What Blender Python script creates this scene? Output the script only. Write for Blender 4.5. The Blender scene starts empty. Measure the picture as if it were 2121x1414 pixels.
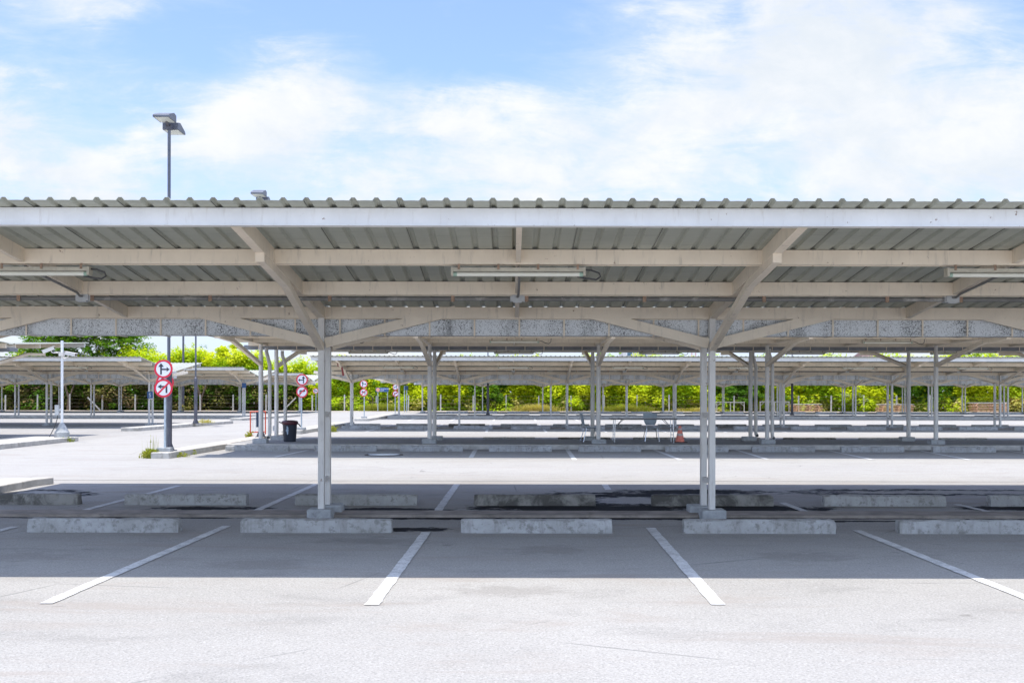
import bpy, math, random
from mathutils import Vector, Matrix, noise as mnoise
R = math.radians
rnd = random.Random(7)
SC = bpy.context.scene
COL = SC.collection

# ------------------------------------------------------------------ helpers
class MB:
    """collects simple solids into one mesh"""
    def __init__(s): s.v = []; s.f = []; s.m = []
    def add(s, vs, fs, mi=0):
        o = len(s.v); s.v += [tuple(p) for p in vs]
        s.f += [tuple(i + o for i in f) for f in fs]; s.m += [mi] * len(fs); return s
    def box(s, x0, x1, y0, y1, z0, z1, mi=0):
        v = [(x0,y0,z0),(x1,y0,z0),(x1,y1,z0),(x0,y1,z0),(x0,y0,z1),(x1,y0,z1),(x1,y1,z1),(x0,y1,z1)]
        return s.add(v, [(3,2,1,0),(4,5,6,7),(0,1,5,4),(1,2,6,5),(2,3,7,6),(3,0,4,7)], mi)
    def bar(s, p, q, w, h, mi=0, up=(0,0,1)):
        """box along p-q, w across, h along 'up'"""
        p = Vector(p); q = Vector(q); d = (q - p).normalized(); u = Vector(up)
        if abs(d.dot(u)) > .99: u = Vector((0,1,0))
        a = d.cross(u).normalized(); b = a.cross(d).normalized()
        vs = []
        for c in (p, q):
            for (i, j) in ((-1,-1),(1,-1),(1,1),(-1,1)):
                vs.append(c + a*(i*w/2) + b*(j*h/2))
        return s.add(vs, [(0,1,2,3),(7,6,5,4),(0,4,5,1),(1,5,6,2),(2,6,7,3),(3,7,4,0)], mi)
    def tube(s, pts, r, n=8, mi=0, cap=True):
        pts = [Vector(p) for p in pts]; rs = r if isinstance(r, (list, tuple)) else [r]*len(pts)
        o = len(s.v); ref = None
        for i, p in enumerate(pts):
            d = (pts[min(i+1, len(pts)-1)] - pts[max(i-1, 0)]).normalized()
            if ref is None:
                ref = Vector((1,0,0)) if abs(d.x) < .9 else Vector((0,0,1))
            a = (ref - d*ref.dot(d)).normalized(); b = d.cross(a); ref = a
            for k in range(n):
                t = 2*math.pi*k/n
                s.v.append(tuple(p + (a*math.cos(t) + b*math.sin(t))*rs[i]))
        for i in range(len(pts)-1):
            for k in range(n):
                k2 = (k+1) % n
                s.f.append((o+i*n+k, o+i*n+k2, o+(i+1)*n+k2, o+(i+1)*n+k)); s.m.append(mi)
        if cap:
            s.f.append(tuple(o+k for k in reversed(range(n)))); s.m.append(mi)
            s.f.append(tuple(o+(len(pts)-1)*n+k for k in range(n))); s.m.append(mi)
        return s
    def lathe(s, prof, n=24, mi=0, c=(0,0,0)):
        o = len(s.v)
        for (r, z) in prof:
            for k in range(n):
                t = 2*math.pi*k/n; s.v.append((c[0]+r*math.cos(t), c[1]+r*math.sin(t), c[2]+z))
        for i in range(len(prof)-1):
            for k in range(n):
                k2 = (k+1) % n
                s.f.append((o+i*n+k, o+i*n+k2, o+(i+1)*n+k2, o+(i+1)*n+k)); s.m.append(mi)
        s.f.append(tuple(o+k for k in reversed(range(n)))); s.m.append(mi)
        s.f.append(tuple(o+(len(prof)-1)*n+k for k in range(n))); s.m.append(mi)
        return s
    def plate(s, poly, y0, y1, mi=0):
        """x,z polygon (ccw seen from -y) given a thickness in y; y0 is the front"""
        n = len(poly)
        vs = [(x, y0, z) for x, z in poly] + [(x, y1, z) for x, z in poly]
        fs = [tuple(range(n)), tuple(reversed(range(n, 2*n)))]
        fs += [((i+1) % n, i, n+i, n+(i+1) % n) for i in range(n)]
        return s.add(vs, fs, mi)
    def slab(s, poly, z0, z1, mi=0):
        """x,y polygon (ccw from above)"""
        n = len(poly)
        vs = [(x, y, z1) for x, y in poly] + [(x, y, z0) for x, y in poly]
        fs = [tuple(range(n)), tuple(reversed(range(n, 2*n)))]
        fs += [((i+1) % n, i, n+i, n+(i+1) % n) for i in range(n)]
        return s.add(vs, fs, mi)
    def mesh(s, name, mats, smooth=False):
        me = bpy.data.meshes.new(name); me.from_pydata(s.v, [], s.f)
        for m in (mats if isinstance(mats, (list, tuple)) else [mats]): me.materials.append(m)
        me.polygons.foreach_set('material_index', s.m)
        if smooth:
            me.polygons.foreach_set('use_smooth', [True]*len(me.polygons))
            try: me.set_sharp_from_angle(angle=R(40))
            except Exception: pass
        me.validate(); me.update(); return me

def ob(name, data, parent=None, loc=(0,0,0), rz=0):
    o = bpy.data.objects.new(name, data); COL.objects.link(o)
    o.location = loc; o.rotation_euler = (0, 0, rz)
    if parent: o.parent = parent
    return o
def tag(o, label=None, cat=None, group=None, kind=None):
    if label: o['label'] = label
    if cat: o['category'] = cat
    if group: o['group'] = group
    if kind: o['kind'] = kind
    return o
def thing(name, label, cat, loc=(0,0,0), rz=0, group=None):
    return tag(ob(name, None, None, loc, rz), label, cat, group)
def bevel(o, w, seg=2):
    m = o.modifiers.new('edge', 'BEVEL'); m.width = w; m.segments = seg; m.limit_method = 'ANGLE'; m.angle_limit = R(40)
    return o
ORD = ['first','second','third','fourth','fifth','sixth','seventh','eighth','ninth','tenth','eleventh','twelfth','thirteenth',
       'fourteenth','fifteenth','sixteenth','seventeenth','eighteenth','nineteenth','twentieth','twenty-first','twenty-second',
       'twenty-third','twenty-fourth','twenty-fifth','twenty-sixth','twenty-seventh','twenty-eighth','twenty-ninth','thirtieth']

# ------------------------------------------------------------------ materials
class NT:
    def __init__(s, tree): s.t = tree; s.n = tree.nodes; s.l = tree.links
    def new(s, typ, **kw):
        n = s.n.new(typ)
        for k, v in kw.items(): setattr(n, k, v)
        return n
    def put(s, sock, val):
        if isinstance(val, bpy.types.NodeSocket): s.l.new(val, sock)
        elif val is not None:
            if hasattr(sock.default_value, '__len__') and not hasattr(val, '__len__'): val = [val]*len(sock.default_value)
            if hasattr(sock.default_value, '__len__') and len(sock.default_value) == 4 and len(val) == 3: val = (*val, 1)
            sock.default_value = val
    def math(s, op, a, b=None, c=None, clamp=False):
        n = s.new('ShaderNodeMath', operation=op); n.use_clamp = clamp
        s.put(n.inputs[0], a)
        if b is not None: s.put(n.inputs[1], b)
        if c is not None: s.put(n.inputs[2], c)
        return n.outputs[0]
    def vmath(s, op, a, b=None):
        n = s.new('ShaderNodeVectorMath', operation=op); s.put(n.inputs[0], a)
        if b is not None: s.put(n.inputs[1], b)
        return n.outputs[0]
    def noise(s, vec, scale, detail=4, rough=.55, dist=0.0):
        n = s.new('ShaderNodeTexNoise'); s.put(n.inputs['Vector'], vec)
        n.inputs['Scale'].default_value = scale; n.inputs['Detail'].default_value = detail
        n.inputs['Roughness'].default_value = rough; n.inputs['Distortion'].default_value = dist
        return n.outputs['Fac']
    def rng(s, x, a, b, c=0.0, d=1.0, smooth=True):
        n = s.new('ShaderNodeMapRange'); n.interpolation_type = 'SMOOTHSTEP' if smooth else 'LINEAR'; n.clamp = True
        s.put(n.inputs[0], x)
        for i, v in enumerate((a, b, c, d)): s.put(n.inputs[i+1], v)
        return n.outputs[0]
    def mix(s, f, a, b, mode='MIX'):
        n = s.new('ShaderNodeMix', data_type='RGBA', blend_type=mode)
        s.put(n.inputs[0], f); s.put(n.inputs[6], a); s.put(n.inputs[7], b)
        return n.outputs[2]
    def scalevec(s, vec, sc):
        return s.vmath('MULTIPLY', vec, sc)
    def xyz(s, vec):
        n = s.new('ShaderNodeSeparateXYZ'); s.put(n.inputs[0], vec); return n.outputs
    def comb(s, x, y, z):
        n = s.new('ShaderNodeCombineXYZ')
        for i, v in enumerate((x, y, z)): s.put(n.inputs[i], v)
        return n.outputs[0]

def new_mat(name):
    m = bpy.data.materials.new(name); m.use_nodes = True
    t = NT(m.node_tree); p = m.node_tree.nodes['Principled BSDF']
    return m, t, p
def wpos(t): return t.new('ShaderNodeNewGeometry').outputs['Position']
def opos(t): return t.new('ShaderNodeTexCoord').outputs['Object']
def bump(t, p, h, strength, dist):
    b = t.new('ShaderNodeBump'); t.put(b.inputs['Height'], h)
    b.inputs['Strength'].default_value = strength; b.inputs['Distance'].default_value = dist
    t.l.new(b.outputs[0], p.inputs['Normal'])

def mat_plain(name, col, rough=.5, metal=0.0, var=.12, scale=6, dirt=None, dirt_amt=.5, spec=.5, objc=False):
    m, t, p = new_mat(name); P = opos(t) if objc else wpos(t)
    n = t.noise(P, scale, 5, .6)
    c = t.mix(t.rng(n, .3, .7), tuple(x*(1-var) for x in col), tuple(min(1, x*(1+var)) for x in col))
    if dirt:
        n2 = t.noise(P, scale*.8, 7, .7, .6)
        c = t.mix(t.math('MULTIPLY', t.rng(n2, .52, .72), dirt_amt), c, dirt)
    t.put(p.inputs['Base Color'], c); p.inputs['Roughness'].default_value = rough; p.inputs['Metallic'].default_value = metal
    p.inputs['Specular IOR Level'].default_value = spec
    return m

def mat_paint(name, col, dirt, rust=(.16,.07,.03)):
    """old white steel paint: faint blotches, dirt streaks, a few rust dots"""
    m, t, p = new_mat(name); P = wpos(t)
    n = t.noise(P, 2.2, 6, .6)
    c = t.mix(t.rng(n, .3, .7), tuple(x*.93 for x in col), tuple(x*1.05 for x in col))
    st = t.noise(t.scalevec(P, (9, 9, 1.3)), 2.0, 6, .65)
    c = t.mix(t.math('MULTIPLY', t.rng(st, .53, .75), .55), c, dirt)
    rs = t.noise(P, 11, 4, .7)
    c = t.mix(t.math('MULTIPLY', t.rng(rs, .67, .73), .8), c, rust)
    t.put(p.inputs['Base Color'], c); p.inputs['Roughness'].default_value = .5; p.inputs['Specular IOR Level'].default_value = .35
    bump(t, p, t.noise(P, 60, 3), .06, .002)
    return m

M = {}
M['paint'] = mat_paint('bounce_warmed_paint', (.78,.675,.535), (.40,.35,.29))  # whitish paint; warm ground bounce is put into its colour
M['postpaint'] = mat_paint('white_post_paint', (.65,.625,.585), (.42,.38,.33))
M['fascia'] = mat_paint('white_fascia_paint', (.70,.69,.67), (.5,.46,.41))
M['footing'] = mat_plain('footing_concrete', (.36,.37,.37), .85, var=.16, scale=9, dirt=(.15,.14,.13), dirt_amt=.6)
M['rust'] = mat_plain('rusty_clip', (.30,.2,.14), .8, var=.3, scale=30)
M['conduit'] = mat_plain('grey_conduit', (.17,.165,.155), .55, var=.15, scale=4, dirt=(.6,.57,.52), dirt_amt=.7)
M['fixture'] = mat_plain('fixture_housing', (.47,.43,.34), .5, var=.1, scale=8, dirt=(.2,.15,.1), dirt_amt=.6)
M['tube'] = mat_plain('fluorescent_tube', (.72,.70,.6), .25, var=.03)
M['green'] = mat_plain('green_tube_cap', (.3,.42,.33), .4)
M['cable'] = mat_plain('black_cable', (.045,.043,.042), .5)
M['pole'] = mat_plain('dark_pole_paint', (.085,.085,.105), .45, var=.2, scale=3, dirt=(.2,.19,.2), dirt_amt=.5)
M['polegrey'] = mat_plain('grey_pole_paint', (.1,.107,.13), .45, var=.15, scale=3)
M['lens'] = mat_plain('lamp_lens', (.6,.62,.58), .25, var=.08, scale=20)
M['galv'] = mat_plain('galvanised_pipe', (.42,.48,.52), .42, .3, var=.15, scale=14)
M['signwhite'] = mat_plain('sign_white', (.74,.74,.76), .4, var=.03)
M['signred'] = mat_plain('sign_red', (.62,.015,.045), .4, var=.05)
M['signblack'] = mat_plain('sign_black', (.03,.032,.04), .45, var=.05)
M['signblue'] = mat_plain('sign_blue', (.02,.085,.24), .4, var=.08)
M['signorange'] = mat_plain('sign_orange', (.8,.36,.26), .45, var=.08)
M['signwhite2'] = mat_plain('sign_letter_white', (.8,.82,.85), .4, var=.02)
M['cctv'] = mat_plain('camera_plastic', (.66,.62,.56), .45, var=.06)
M['cctvpole'] = mat_plain('camera_pole_paint', (.75,.75,.74), .4, var=.05)
M['glass'] = mat_plain('dark_glass', (.02,.022,.025), .12)
M['bin'] = mat_plain('bin_plastic', (.012,.018,.032), .45, var=.2, scale=5, objc=True)
M['binrim'] = mat_plain('bin_liner', (.07,.012,.02), .4, var=.3, scale=14)
M['chalk'] = mat_plain('bin_smudge', (.32,.4,.48), .8, var=.25, scale=24)
M['barrier'] = mat_plain('barrier_orange', (.68,.1,.05), .5, var=.1)
M['barrierwhite'] = mat_plain('barrier_white', (.75,.75,.75), .5)
M['navy'] = mat_plain('navy_panel', (.03,.06,.12), .5)
M['chair'] = mat_plain('grey_chair_plastic', (.3,.36,.41), .4, var=.08)
M['chrome'] = mat_plain('chrome_leg', (.55,.57,.6), .22, .9)
M['table'] = mat_plain('table_laminate', (.5,.52,.53), .35, var=.06)
M['tableedge'] = mat_plain('table_edge', (.05,.055,.06), .4)
M['conered'] = mat_plain('cone_orange', (.85,.24,.17), .6, var=.15, scale=14, dirt=(.5,.3,.27), dirt_amt=.5)
M['conewhite'] = mat_plain('cone_band', (.6,.5,.47), .6, var=.12, scale=14)
M['rubber'] = mat_plain('black_rubber', (.04,.032,.03), .7)
M['planks'] = mat_plain('orange_planks', (.66,.42,.25), .7, var=.3, scale=5, dirt=(.55,.5,.42), dirt_amt=.7)
M['plankgrey'] = mat_plain('weathered_planks', (.58,.55,.49), .8, var=.25, scale=5)
M['concpost'] = mat_plain('fence_concrete', (.5,.49,.45), .85, var=.15, scale=5, dirt=(.25,.24,.2), dirt_amt=.5)
M['wire'] = mat_plain('fence_wire', (.16,.15,.13), .6, .3)
M['bark'] = mat_plain('bark', (.12,.085,.06), .9, var=.35, scale=7)
M['wall'] = mat_plain('apartment_wall', (.62,.58,.52), .8, var=.06, scale=1)
M['window'] = mat_plain('apartment_window', (.06,.12,.16), .15)
M['grille'] = mat_plain('balcony_grille', (.5,.5,.52), .5)
M['rooftile'] = mat_plain('brown_roof', (.14,.085,.075), .7, var=.2, scale=2)
M['white'] = mat_plain('white_render', (.75,.74,.72), .7)
M['towerred'] = mat_plain('tower_red', (.55,.3,.28), .6)
M['yellow'] = mat_plain('yellow_paint', (.6,.55,.05), .6)
M['redbox'] = mat_plain('red_enamel', (.2,.025,.025), .5, var=.15)
M['boxgrey'] = mat_plain('grey_box', (.45,.46,.46), .5)

# corrugated roof sheet: dull olive-grey metal
m, t, p = new_mat('roof_sheet_metal'); P = wpos(t)
n = t.noise(P, .8, 5, .55); n2 = t.noise(t.scalevec(P, (1.2, 14, 14)), 1.5, 5, .6)
c = t.mix(t.rng(n, .3, .7), (.37,.38,.32), (.44,.45,.38))
c = t.mix(t.math('MULTIPLY', t.rng(n2, .5, .8), .35), c, (.16,.155,.13))
t.put(p.inputs['Base Color'], c); p.inputs['Roughness'].default_value = .55; p.inputs['Metallic'].default_value = .1
M['sheet'] = m
M['lap'] = mat_plain('sheet_lap_gap', (.09,.09,.085), .8)
# gutter: galvanised steel, mottled with black mould, streaked
def mat_gutter(name, base, dark, amt):
    m, t, p = new_mat(name); P = wpos(t); s = t.xyz(P)
    sp = t.noise(P, 105, 2, .7); sp2 = t.noise(P, 60, 3, .7)
    col = t.noise(t.comb(t.math('MULTIPLY', s[0], 3.2), 0.0, t.math('MULTIPLY', s[2], .35)), 1.0, 5, .6)
    thr = t.math('ADD', .395, t.math('MULTIPLY', t.rng(col, .36, .66), .085))
    f = t.rng(t.math('SUBTRACT', t.math('ADD', t.math('MULTIPLY', sp, .6), t.math('MULTIPLY', sp2, .4)), thr), -.06, .09)
    c = t.mix(f, dark, base)
    c = t.mix(t.math('MULTIPLY', f, amt), c, tuple(min(1, x*1.3) for x in base))
    low = t.noise(t.scalevec(P, (2.4, 2.4, .3)), 2.2, 3)
    c = t.mix(t.math('MULTIPLY', t.rng(low, .56, .72), .35), c, dark)
    t.put(p.inputs['Base Color'], c); p.inputs['Roughness'].default_value = .6; p.inputs['Metallic'].default_value = .15
    return m
M['gutter'] = mat_gutter('mouldy_galvanised_gutter', (.6,.615,.62), (.09,.09,.09), .5)
M['guttershade'] = mat_plain('shade_grey_gutter', (.19,.2,.215), .5, .2, var=.16, scale=3, dirt=(.08,.08,.08), dirt_amt=.4)  # darker than the other gutters: shade put into the base colour

# concrete wheel stop
m, t, p = new_mat('wheel_stop_concrete'); P = wpos(t); O = t.new('ShaderNodeObjectInfo')
n = t.noise(P, 3.2, 7, .68); n2 = t.noise(P, 13, 6, .7); n3 = t.noise(P, 90, 3, .6)
c = t.mix(t.rng(n, .3, .7), (.30,.295,.28), (.43,.43,.425))
c = t.mix(t.math('MULTIPLY', t.rng(n2, .5, .66), .75), c, (.15,.145,.13))
st = t.noise(t.scalevec(P, (5, 5, .8)), 1.6, 5, .65); c = t.mix(t.math('MULTIPLY', t.rng(st, .5, .68), .5), c, (.17,.16,.14))
c = t.mix(t.math('MULTIPLY', t.rng(n3, .62, .72), .5), c, (.6,.6,.59))
c = t.mix(t.math('MULTIPLY', O.outputs['Random'], .3), c, (.23,.22,.19))
t.put(p.inputs['Base Color'], c); p.inputs['Roughness'].default_value = .88
bump(t, p, t.math('ADD', n2, t.math('MULTIPLY', n3, .6)), .5, .012)
M['stop'] = m
m, t, p = new_mat('damp_wheel_stop_concrete'); P = wpos(t)
n = t.noise(P, 3.0, 7, .7, .5); n2 = t.noise(P, 13, 6, .7)
c = t.mix(t.rng(n, .4, .62), (.085,.08,.07), (.27,.26,.235))
c = t.mix(t.math('MULTIPLY', t.rng(n2, .55, .7), .5), c, (.07,.065,.055))
t.put(p.inputs['Base Color'], c); p.inputs['Roughness'].default_value = .75
bump(t, p, n2, .5, .012)
M['stopdamp'] = m

def mat_ground(name, c1, c2, wet_and_shade=(), stain=1.0):
    m, t, p = new_mat(name); P = wpos(t); s = t.xyz(P)
    big = t.noise(P, .22, 5, .6); mid = t.noise(t.scalevec(P, (1.0, 1.9, 1)), .9, 6, .62, .3)
    fine = t.noise(P, 55, 3, .7); grit = t.new('ShaderNodeTexVoronoi'); t.put(grit.inputs['Vector'], P); grit.inputs['Scale'].default_value = 85
    c = t.mix(t.rng(big, .3, .7), c1, c2)
    c = t.mix(t.math('MULTIPLY', t.rng(mid, .5, .75), .42*stain), c, tuple(x*.62 for x in c1))
    c = t.mix(t.rng(fine, .3, .72), t.mix(1.0, c, (.84,.84,.84), 'MULTIPLY'), t.mix(1.0, c, (1.12,1.12,1.12), 'MULTIPLY'))
    gs = t.xyz(grit.outputs['Color'])
    c = t.mix(t.math('MULTIPLY', t.rng(gs[0], .78, .95), .28), c, (.12,.12,.12))
    c = t.mix(t.math('MULTIPLY', t.rng(gs[1], .85, .98), .22), c, (.55,.54,.53))
    sm = t.noise(t.scalevec(P, (1.0, 1.5, 1)), 1.7, 6, .6, .2)
    reg = t.noise(P, .33, 2, .5)
    c = t.mix(t.math('MULTIPLY', t.math('MULTIPLY', t.rng(sm, .62, .74), t.rng(reg, .46, .58)), .6*stain), c, (.13,.12,.11))
    st2 = t.noise(t.scalevec(P, (.5, 2.2, 1)), .8, 6, .65, .6)
    c = t.mix(t.math('MULTIPLY', t.rng(st2, .5, .7), .5*stain), c, (.27,.235,.205))
    cr = t.new('ShaderNodeTexVoronoi', feature='DISTANCE_TO_EDGE'); cr.inputs['Scale'].default_value = .42
    t.put(cr.inputs['Vector'], t.vmath('ADD', P, t.scalevec(t.new('ShaderNodeTexNoise').outputs['Color'], (.9,.9,.9))))
    cm = t.math('MULTIPLY', t.rng(cr.outputs['Distance'], .007, .0015), t.rng(t.noise(P, .45, 4, .6), .5, .62))
    c = t.mix(t.math('MULTIPLY', cm, .5), c, (.1,.1,.1))
    rough = .9
    h = t.math('ADD', t.math('MULTIPLY', fine, .7), grit.outputs['Distance'])
    if wet_and_shade:
        on = t.math('ADD', t.math('MULTIPLY', t.math('SUBTRACT', t.noise(t.scalevec(P, (1, 1.4, 1)), 4.5, 7, .68), .5), 3.2), 0.0); oil = None
        for (x, y, rx, ry) in OIL:
            dx = t.math('DIVIDE', t.math('SUBTRACT', s[0], x), rx); dy = t.math('DIVIDE', t.math('SUBTRACT', s[1], y), ry)
            d = t.math('SQRT', t.math('ADD', t.math('MULTIPLY', dx, dx), t.math('MULTIPLY', dy, dy)))
            w = t.rng(t.math('ADD', d, on), 1.3, .5); oil = w if oil is None else t.math('MAXIMUM', oil, w)
        c = t.mix(t.math('MULTIPLY', oil, .26), c, (.12,.105,.09))
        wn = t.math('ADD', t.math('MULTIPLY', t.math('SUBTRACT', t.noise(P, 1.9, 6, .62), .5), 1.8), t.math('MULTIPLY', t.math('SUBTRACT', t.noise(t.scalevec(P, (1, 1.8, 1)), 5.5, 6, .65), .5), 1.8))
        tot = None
        for (x, y, rx, ry) in wet_and_shade:
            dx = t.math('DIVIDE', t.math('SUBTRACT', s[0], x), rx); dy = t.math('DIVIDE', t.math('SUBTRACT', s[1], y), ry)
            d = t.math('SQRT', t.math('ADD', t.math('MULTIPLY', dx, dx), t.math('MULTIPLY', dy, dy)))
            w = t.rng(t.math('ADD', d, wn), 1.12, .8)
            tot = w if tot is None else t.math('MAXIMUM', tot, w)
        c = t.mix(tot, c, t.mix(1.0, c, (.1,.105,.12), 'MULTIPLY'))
        core = None
        for (x, y, rx, ry) in ((1.9,15.25,.8,.55),(7.4,16.6,2.6,.33),(-7.5,16.0,.6,.6),(4.6,12.93,1.2,.08)):
            dx = t.math('DIVIDE', t.math('SUBTRACT', s[0], x), rx); dy = t.math('DIVIDE', t.math('SUBTRACT', s[1], y), ry)
            d = t.math('SQRT', t.math('ADD', t.math('MULTIPLY', dx, dx), t.math('MULTIPLY', dy, dy)))
            w = t.rng(t.math('ADD', d, wn), 1.1, .75); core = w if core is None else t.math('MAXIMUM', core, w)
        rough = t.rng(core, 0, 1, .92, .3, False)
        t.put(p.inputs['Specular IOR Level'], t.math('ADD', t.rng(tot, 0, 1, .2, .04, False), t.math('MULTIPLY', core, .3)))
    else: p.inputs['Specular IOR Level'].default_value = .2
    t.put(p.inputs['Base Color'], c); t.put(p.inputs['Roughness'], rough)
    bump(t, p, h, .35, .006)
    return m
OIL = [(-.05,8.25,.5,.22),(-2.35,9.5,.45,.35),(2.9,10.0,.5,.3),(5.2,9.2,.45,.4),(.4,10.4,.4,.3),(-4.8,9.9,.5,.3),(-2.2,16.3,.6,.4),(5.3,16.2,.6,.4),(-1.6,11.0,.7,.25)]
WET_AND_SHADE = [(2.6,13.02,3.2,.13),(-5,13.02,1.6,.07),(8,13.02,2.5,.1),(1.8,15.4,1.5,1.2),(1.2,14.2,1.9,.5),(3.2,14.2,1.3,.45),(-1.7,13.95,1.0,.25),(-4.2,14.1,.9,.2),(7.2,16.6,2.9,.5),(-7.5,16.0,.85,.8),(4.2,12.86,2.0,.14),(-1.15,11.95,.42,.18),
       (.3,14.3,1.1,.22),(3.0,16.6,1.3,.4),(-.9,13.0,1.6,.13),(7.0,14.3,.8,.3)]  # damp patches, plus painted dark for the kerb's shaded gap and under stops
M['asphalt'] = mat_ground('worn_grey_asphalt', (.305,.294,.274), (.35,.338,.316), WET_AND_SHADE)
M['aisle'] = mat_ground('pale_aisle_surface', (.33,.318,.296), (.365,.353,.328), (), .7)
M['walk'] = mat_ground('walkway_asphalt', (.27,.268,.262), (.31,.305,.3), (), 1.0)
M['verge'] = mat_ground('dusty_verge', (.42,.36,.31), (.5,.44,.39), (), .8)
M['kerb'] = mat_plain('kerb_concrete', (.44,.42,.38), .9, var=.16, scale=4, dirt=(.2,.17,.13), dirt_amt=.6)
M['kerbbrown'] = mat_plain('stained_kerb_concrete', (.27,.235,.2), .9, var=.25, scale=3, dirt=(.1,.085,.07), dirt_amt=.6)
m, t, p = new_mat('worn_line_paint'); P = wpos(t)
n = t.noise(P, 6, 7, .7); n2 = t.noise(P, 60, 3, .7)
w = t.rng(t.math('ADD', t.math('MULTIPLY', n, .55), t.math('MULTIPLY', n2, .45)), .43, .6)
t.put(p.inputs['Base Color'], t.mix(t.math('MULTIPLY', w, .8), (.6,.6,.59), (.33,.325,.315)))
p.inputs['Roughness'].default_value = .8
M['line'] = m

def mat_leaf(name, cols, scale=.5, trans=.5):
    m, t, p = new_mat(name); P = wpos(t)
    n = t.noise(P, scale, 3, .6); n2 = t.noise(P, scale*9, 2, .6)
    r = t.new('ShaderNodeValToRGB'); e = r.color_ramp.elements
    t.put(r.inputs[0], t.rng(t.math('ADD', t.math('MULTIPLY', n, .62), t.math('MULTIPLY', n2, .38)), .32, .68, 0, 1, False))
    e[0].position = 0; e[0].color = (*cols[0], 1); e[1].position = 1; e[1].color = (*cols[-1], 1)
    for i, c in enumerate(cols[1:-1]):
        x = e.new((i+1)/(len(cols)-1)); x.color = (*c, 1)
    d = t.new('ShaderNodeBsdfDiffuse'); t.put(d.inputs[0], r.outputs[0])
    tr = t.new('ShaderNodeBsdfTranslucent'); t.put(tr.inputs[0], t.mix(1.0, r.outputs[0], (1.0,.95,.5), 'MULTIPLY'))
    mx = t.new('ShaderNodeMixShader'); mx.inputs[0].default_value = trans
    t.l.new(d.outputs[0], mx.inputs[1]); t.l.new(tr.outputs[0], mx.inputs[2])
    t.n.remove(p); t.l.new(mx.outputs[0], t.n['Material Output'].inputs[0])
    return m
LG = [(.22,.38,.022),(.37,.55,.025),(.53,.67,.03),(.66,.72,.07)]
M['leafbright'] = mat_leaf('bright_hedge_leaves', LG, .35)
M['leafyellow'] = mat_leaf('yellow_green_leaves', [(.48,.59,.018),(.64,.71,.022),(.74,.76,.06)], .4)
M['leafdark'] = mat_leaf('dark_leaves', [(.07,.17,.022),(.13,.27,.028),(.25,.4,.035)], .5)
M['leafmid'] = mat_leaf('feathery_leaves', [(.05,.15,.02),(.12,.26,.022),(.26,.40,.025)], .45)
M['leafdry'] = mat_leaf('dry_brown_vines', [(.10,.075,.03),(.2,.14,.07),(.14,.16,.025),(.36,.25,.13)], .5, .2)
M['leafsilver'] = mat_leaf('silver_leaves', [(.12,.2,.05),(.36,.42,.27),(.6,.62,.5)], 1.2)
M['leaforange'] = mat_leaf('dead_orange_leaves', [(.3,.16,.06),(.45,.24,.1),(.5,.33,.16)], .8)
M['grassdry'] = mat_leaf('dry_grass_blades', [(.45,.45,.08),(.6,.55,.18),(.68,.58,.28)], .8)
M['grassgreen'] = mat_leaf('weed_blades', [(.2,.27,.03),(.34,.38,.06),(.48,.44,.12)], 2)

# ------------------------------------------------------------------ world, sun, camera
SUN_DIR = Vector((.11, .035, -1)).normalized()          # the way the light travels
elev = math.asin(-SUN_DIR.z); az = math.atan2(-SUN_DIR.x, -SUN_DIR.y)
w = bpy.data.worlds.new('World'); SC.world = w; w.use_nodes = True
t = NT(w.node_tree); bg = w.node_tree.nodes['Background']
sky = t.new('ShaderNodeTexSky'); sky.sky_type = 'NISHITA'; sky.sun_disc = False
sky.sun_elevation = elev; sky.sun_rotation = az; sky.air_density = 1.0; sky.dust_density = .6; sky.ozone_density = 1.2
D = t.new('ShaderNodeTexCoord').outputs['Generated']; s = t.xyz(D)
yy = t.math('MAXIMUM', t.math('ABSOLUTE', s[1]), .12)
u = t.math('DIVIDE', s[0], yy); v = t.math('DIVIDE', s[2], yy)
q = t.comb(u, t.math('MULTIPLY', v, 1.5), 0.0)
n1 = t.noise(q, 4.6, 10, .6, .25); n2 = t.noise(t.vmath('ADD', q, (3.1, 1.7, 0)), 1.9, 4, .5)
n3 = t.noise(t.vmath('ADD', t.comb(t.math('ADD', u, t.math('MULTIPLY', v, .5)), t.math('MULTIPLY', v, 3.4), 0.0), (7.7, 2.2, 0)), 7.5, 10, .66, .45)
n4 = t.noise(t.vmath('ADD', q, (5.5, 4.2, 0)), 13.0, 8, .65, .3)
def blob(x, y, rx, ry, amt, tilt=0.0):
    du = t.math('SUBTRACT', u, x)
    a = t.math('DIVIDE', du, rx)
    b = t.math('DIVIDE', t.math('SUBTRACT', t.math('SUBTRACT', v, y), t.math('MULTIPLY', du, tilt)), ry)
    e = t.math('EXPONENT', t.math('MULTIPLY', t.math('ADD', t.math('MULTIPLY', a, a), t.math('MULTIPLY', b, b)), -1.0))
    return t.math('MULTIPLY', e, amt)
bias = t.rng(v, .37, .2, .02, .17)
for args in [(.33,.27,.30,.10,.52,.12), (.28,.38,.20,.06,.42,.0), (-.42,.40,.07,.06,.52,-.2), (-.19,.31,.075,.055,.42,.1), (-.26,.265,.055,.05,.62,0), (-.04,.385,.03,.025,.2,0),
             (-.12,.385,.22,.055,-.62,.05), (-.36,.335,.14,.04,-.30,.1), (-.06,.345,.12,.035,-.32,.1), (.22,.385,.03,.03,-.28,.6), (.0,.245,.35,.06,.20,.1), (-.45,.27,.16,.08,.16,0), (.49,.36,.06,.05,-.2,.4)]:
    bias = t.math('ADD', bias, blob(*args))
c0 = lambda n, k: t.math('MULTIPLY', t.math('SUBTRACT', n, .5), k)
soft = t.math('ADD', t.math('ADD', bias, c0(n1, 1.0)), t.math('ADD', c0(n2, .5), c0(n3, 1.5)))
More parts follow.
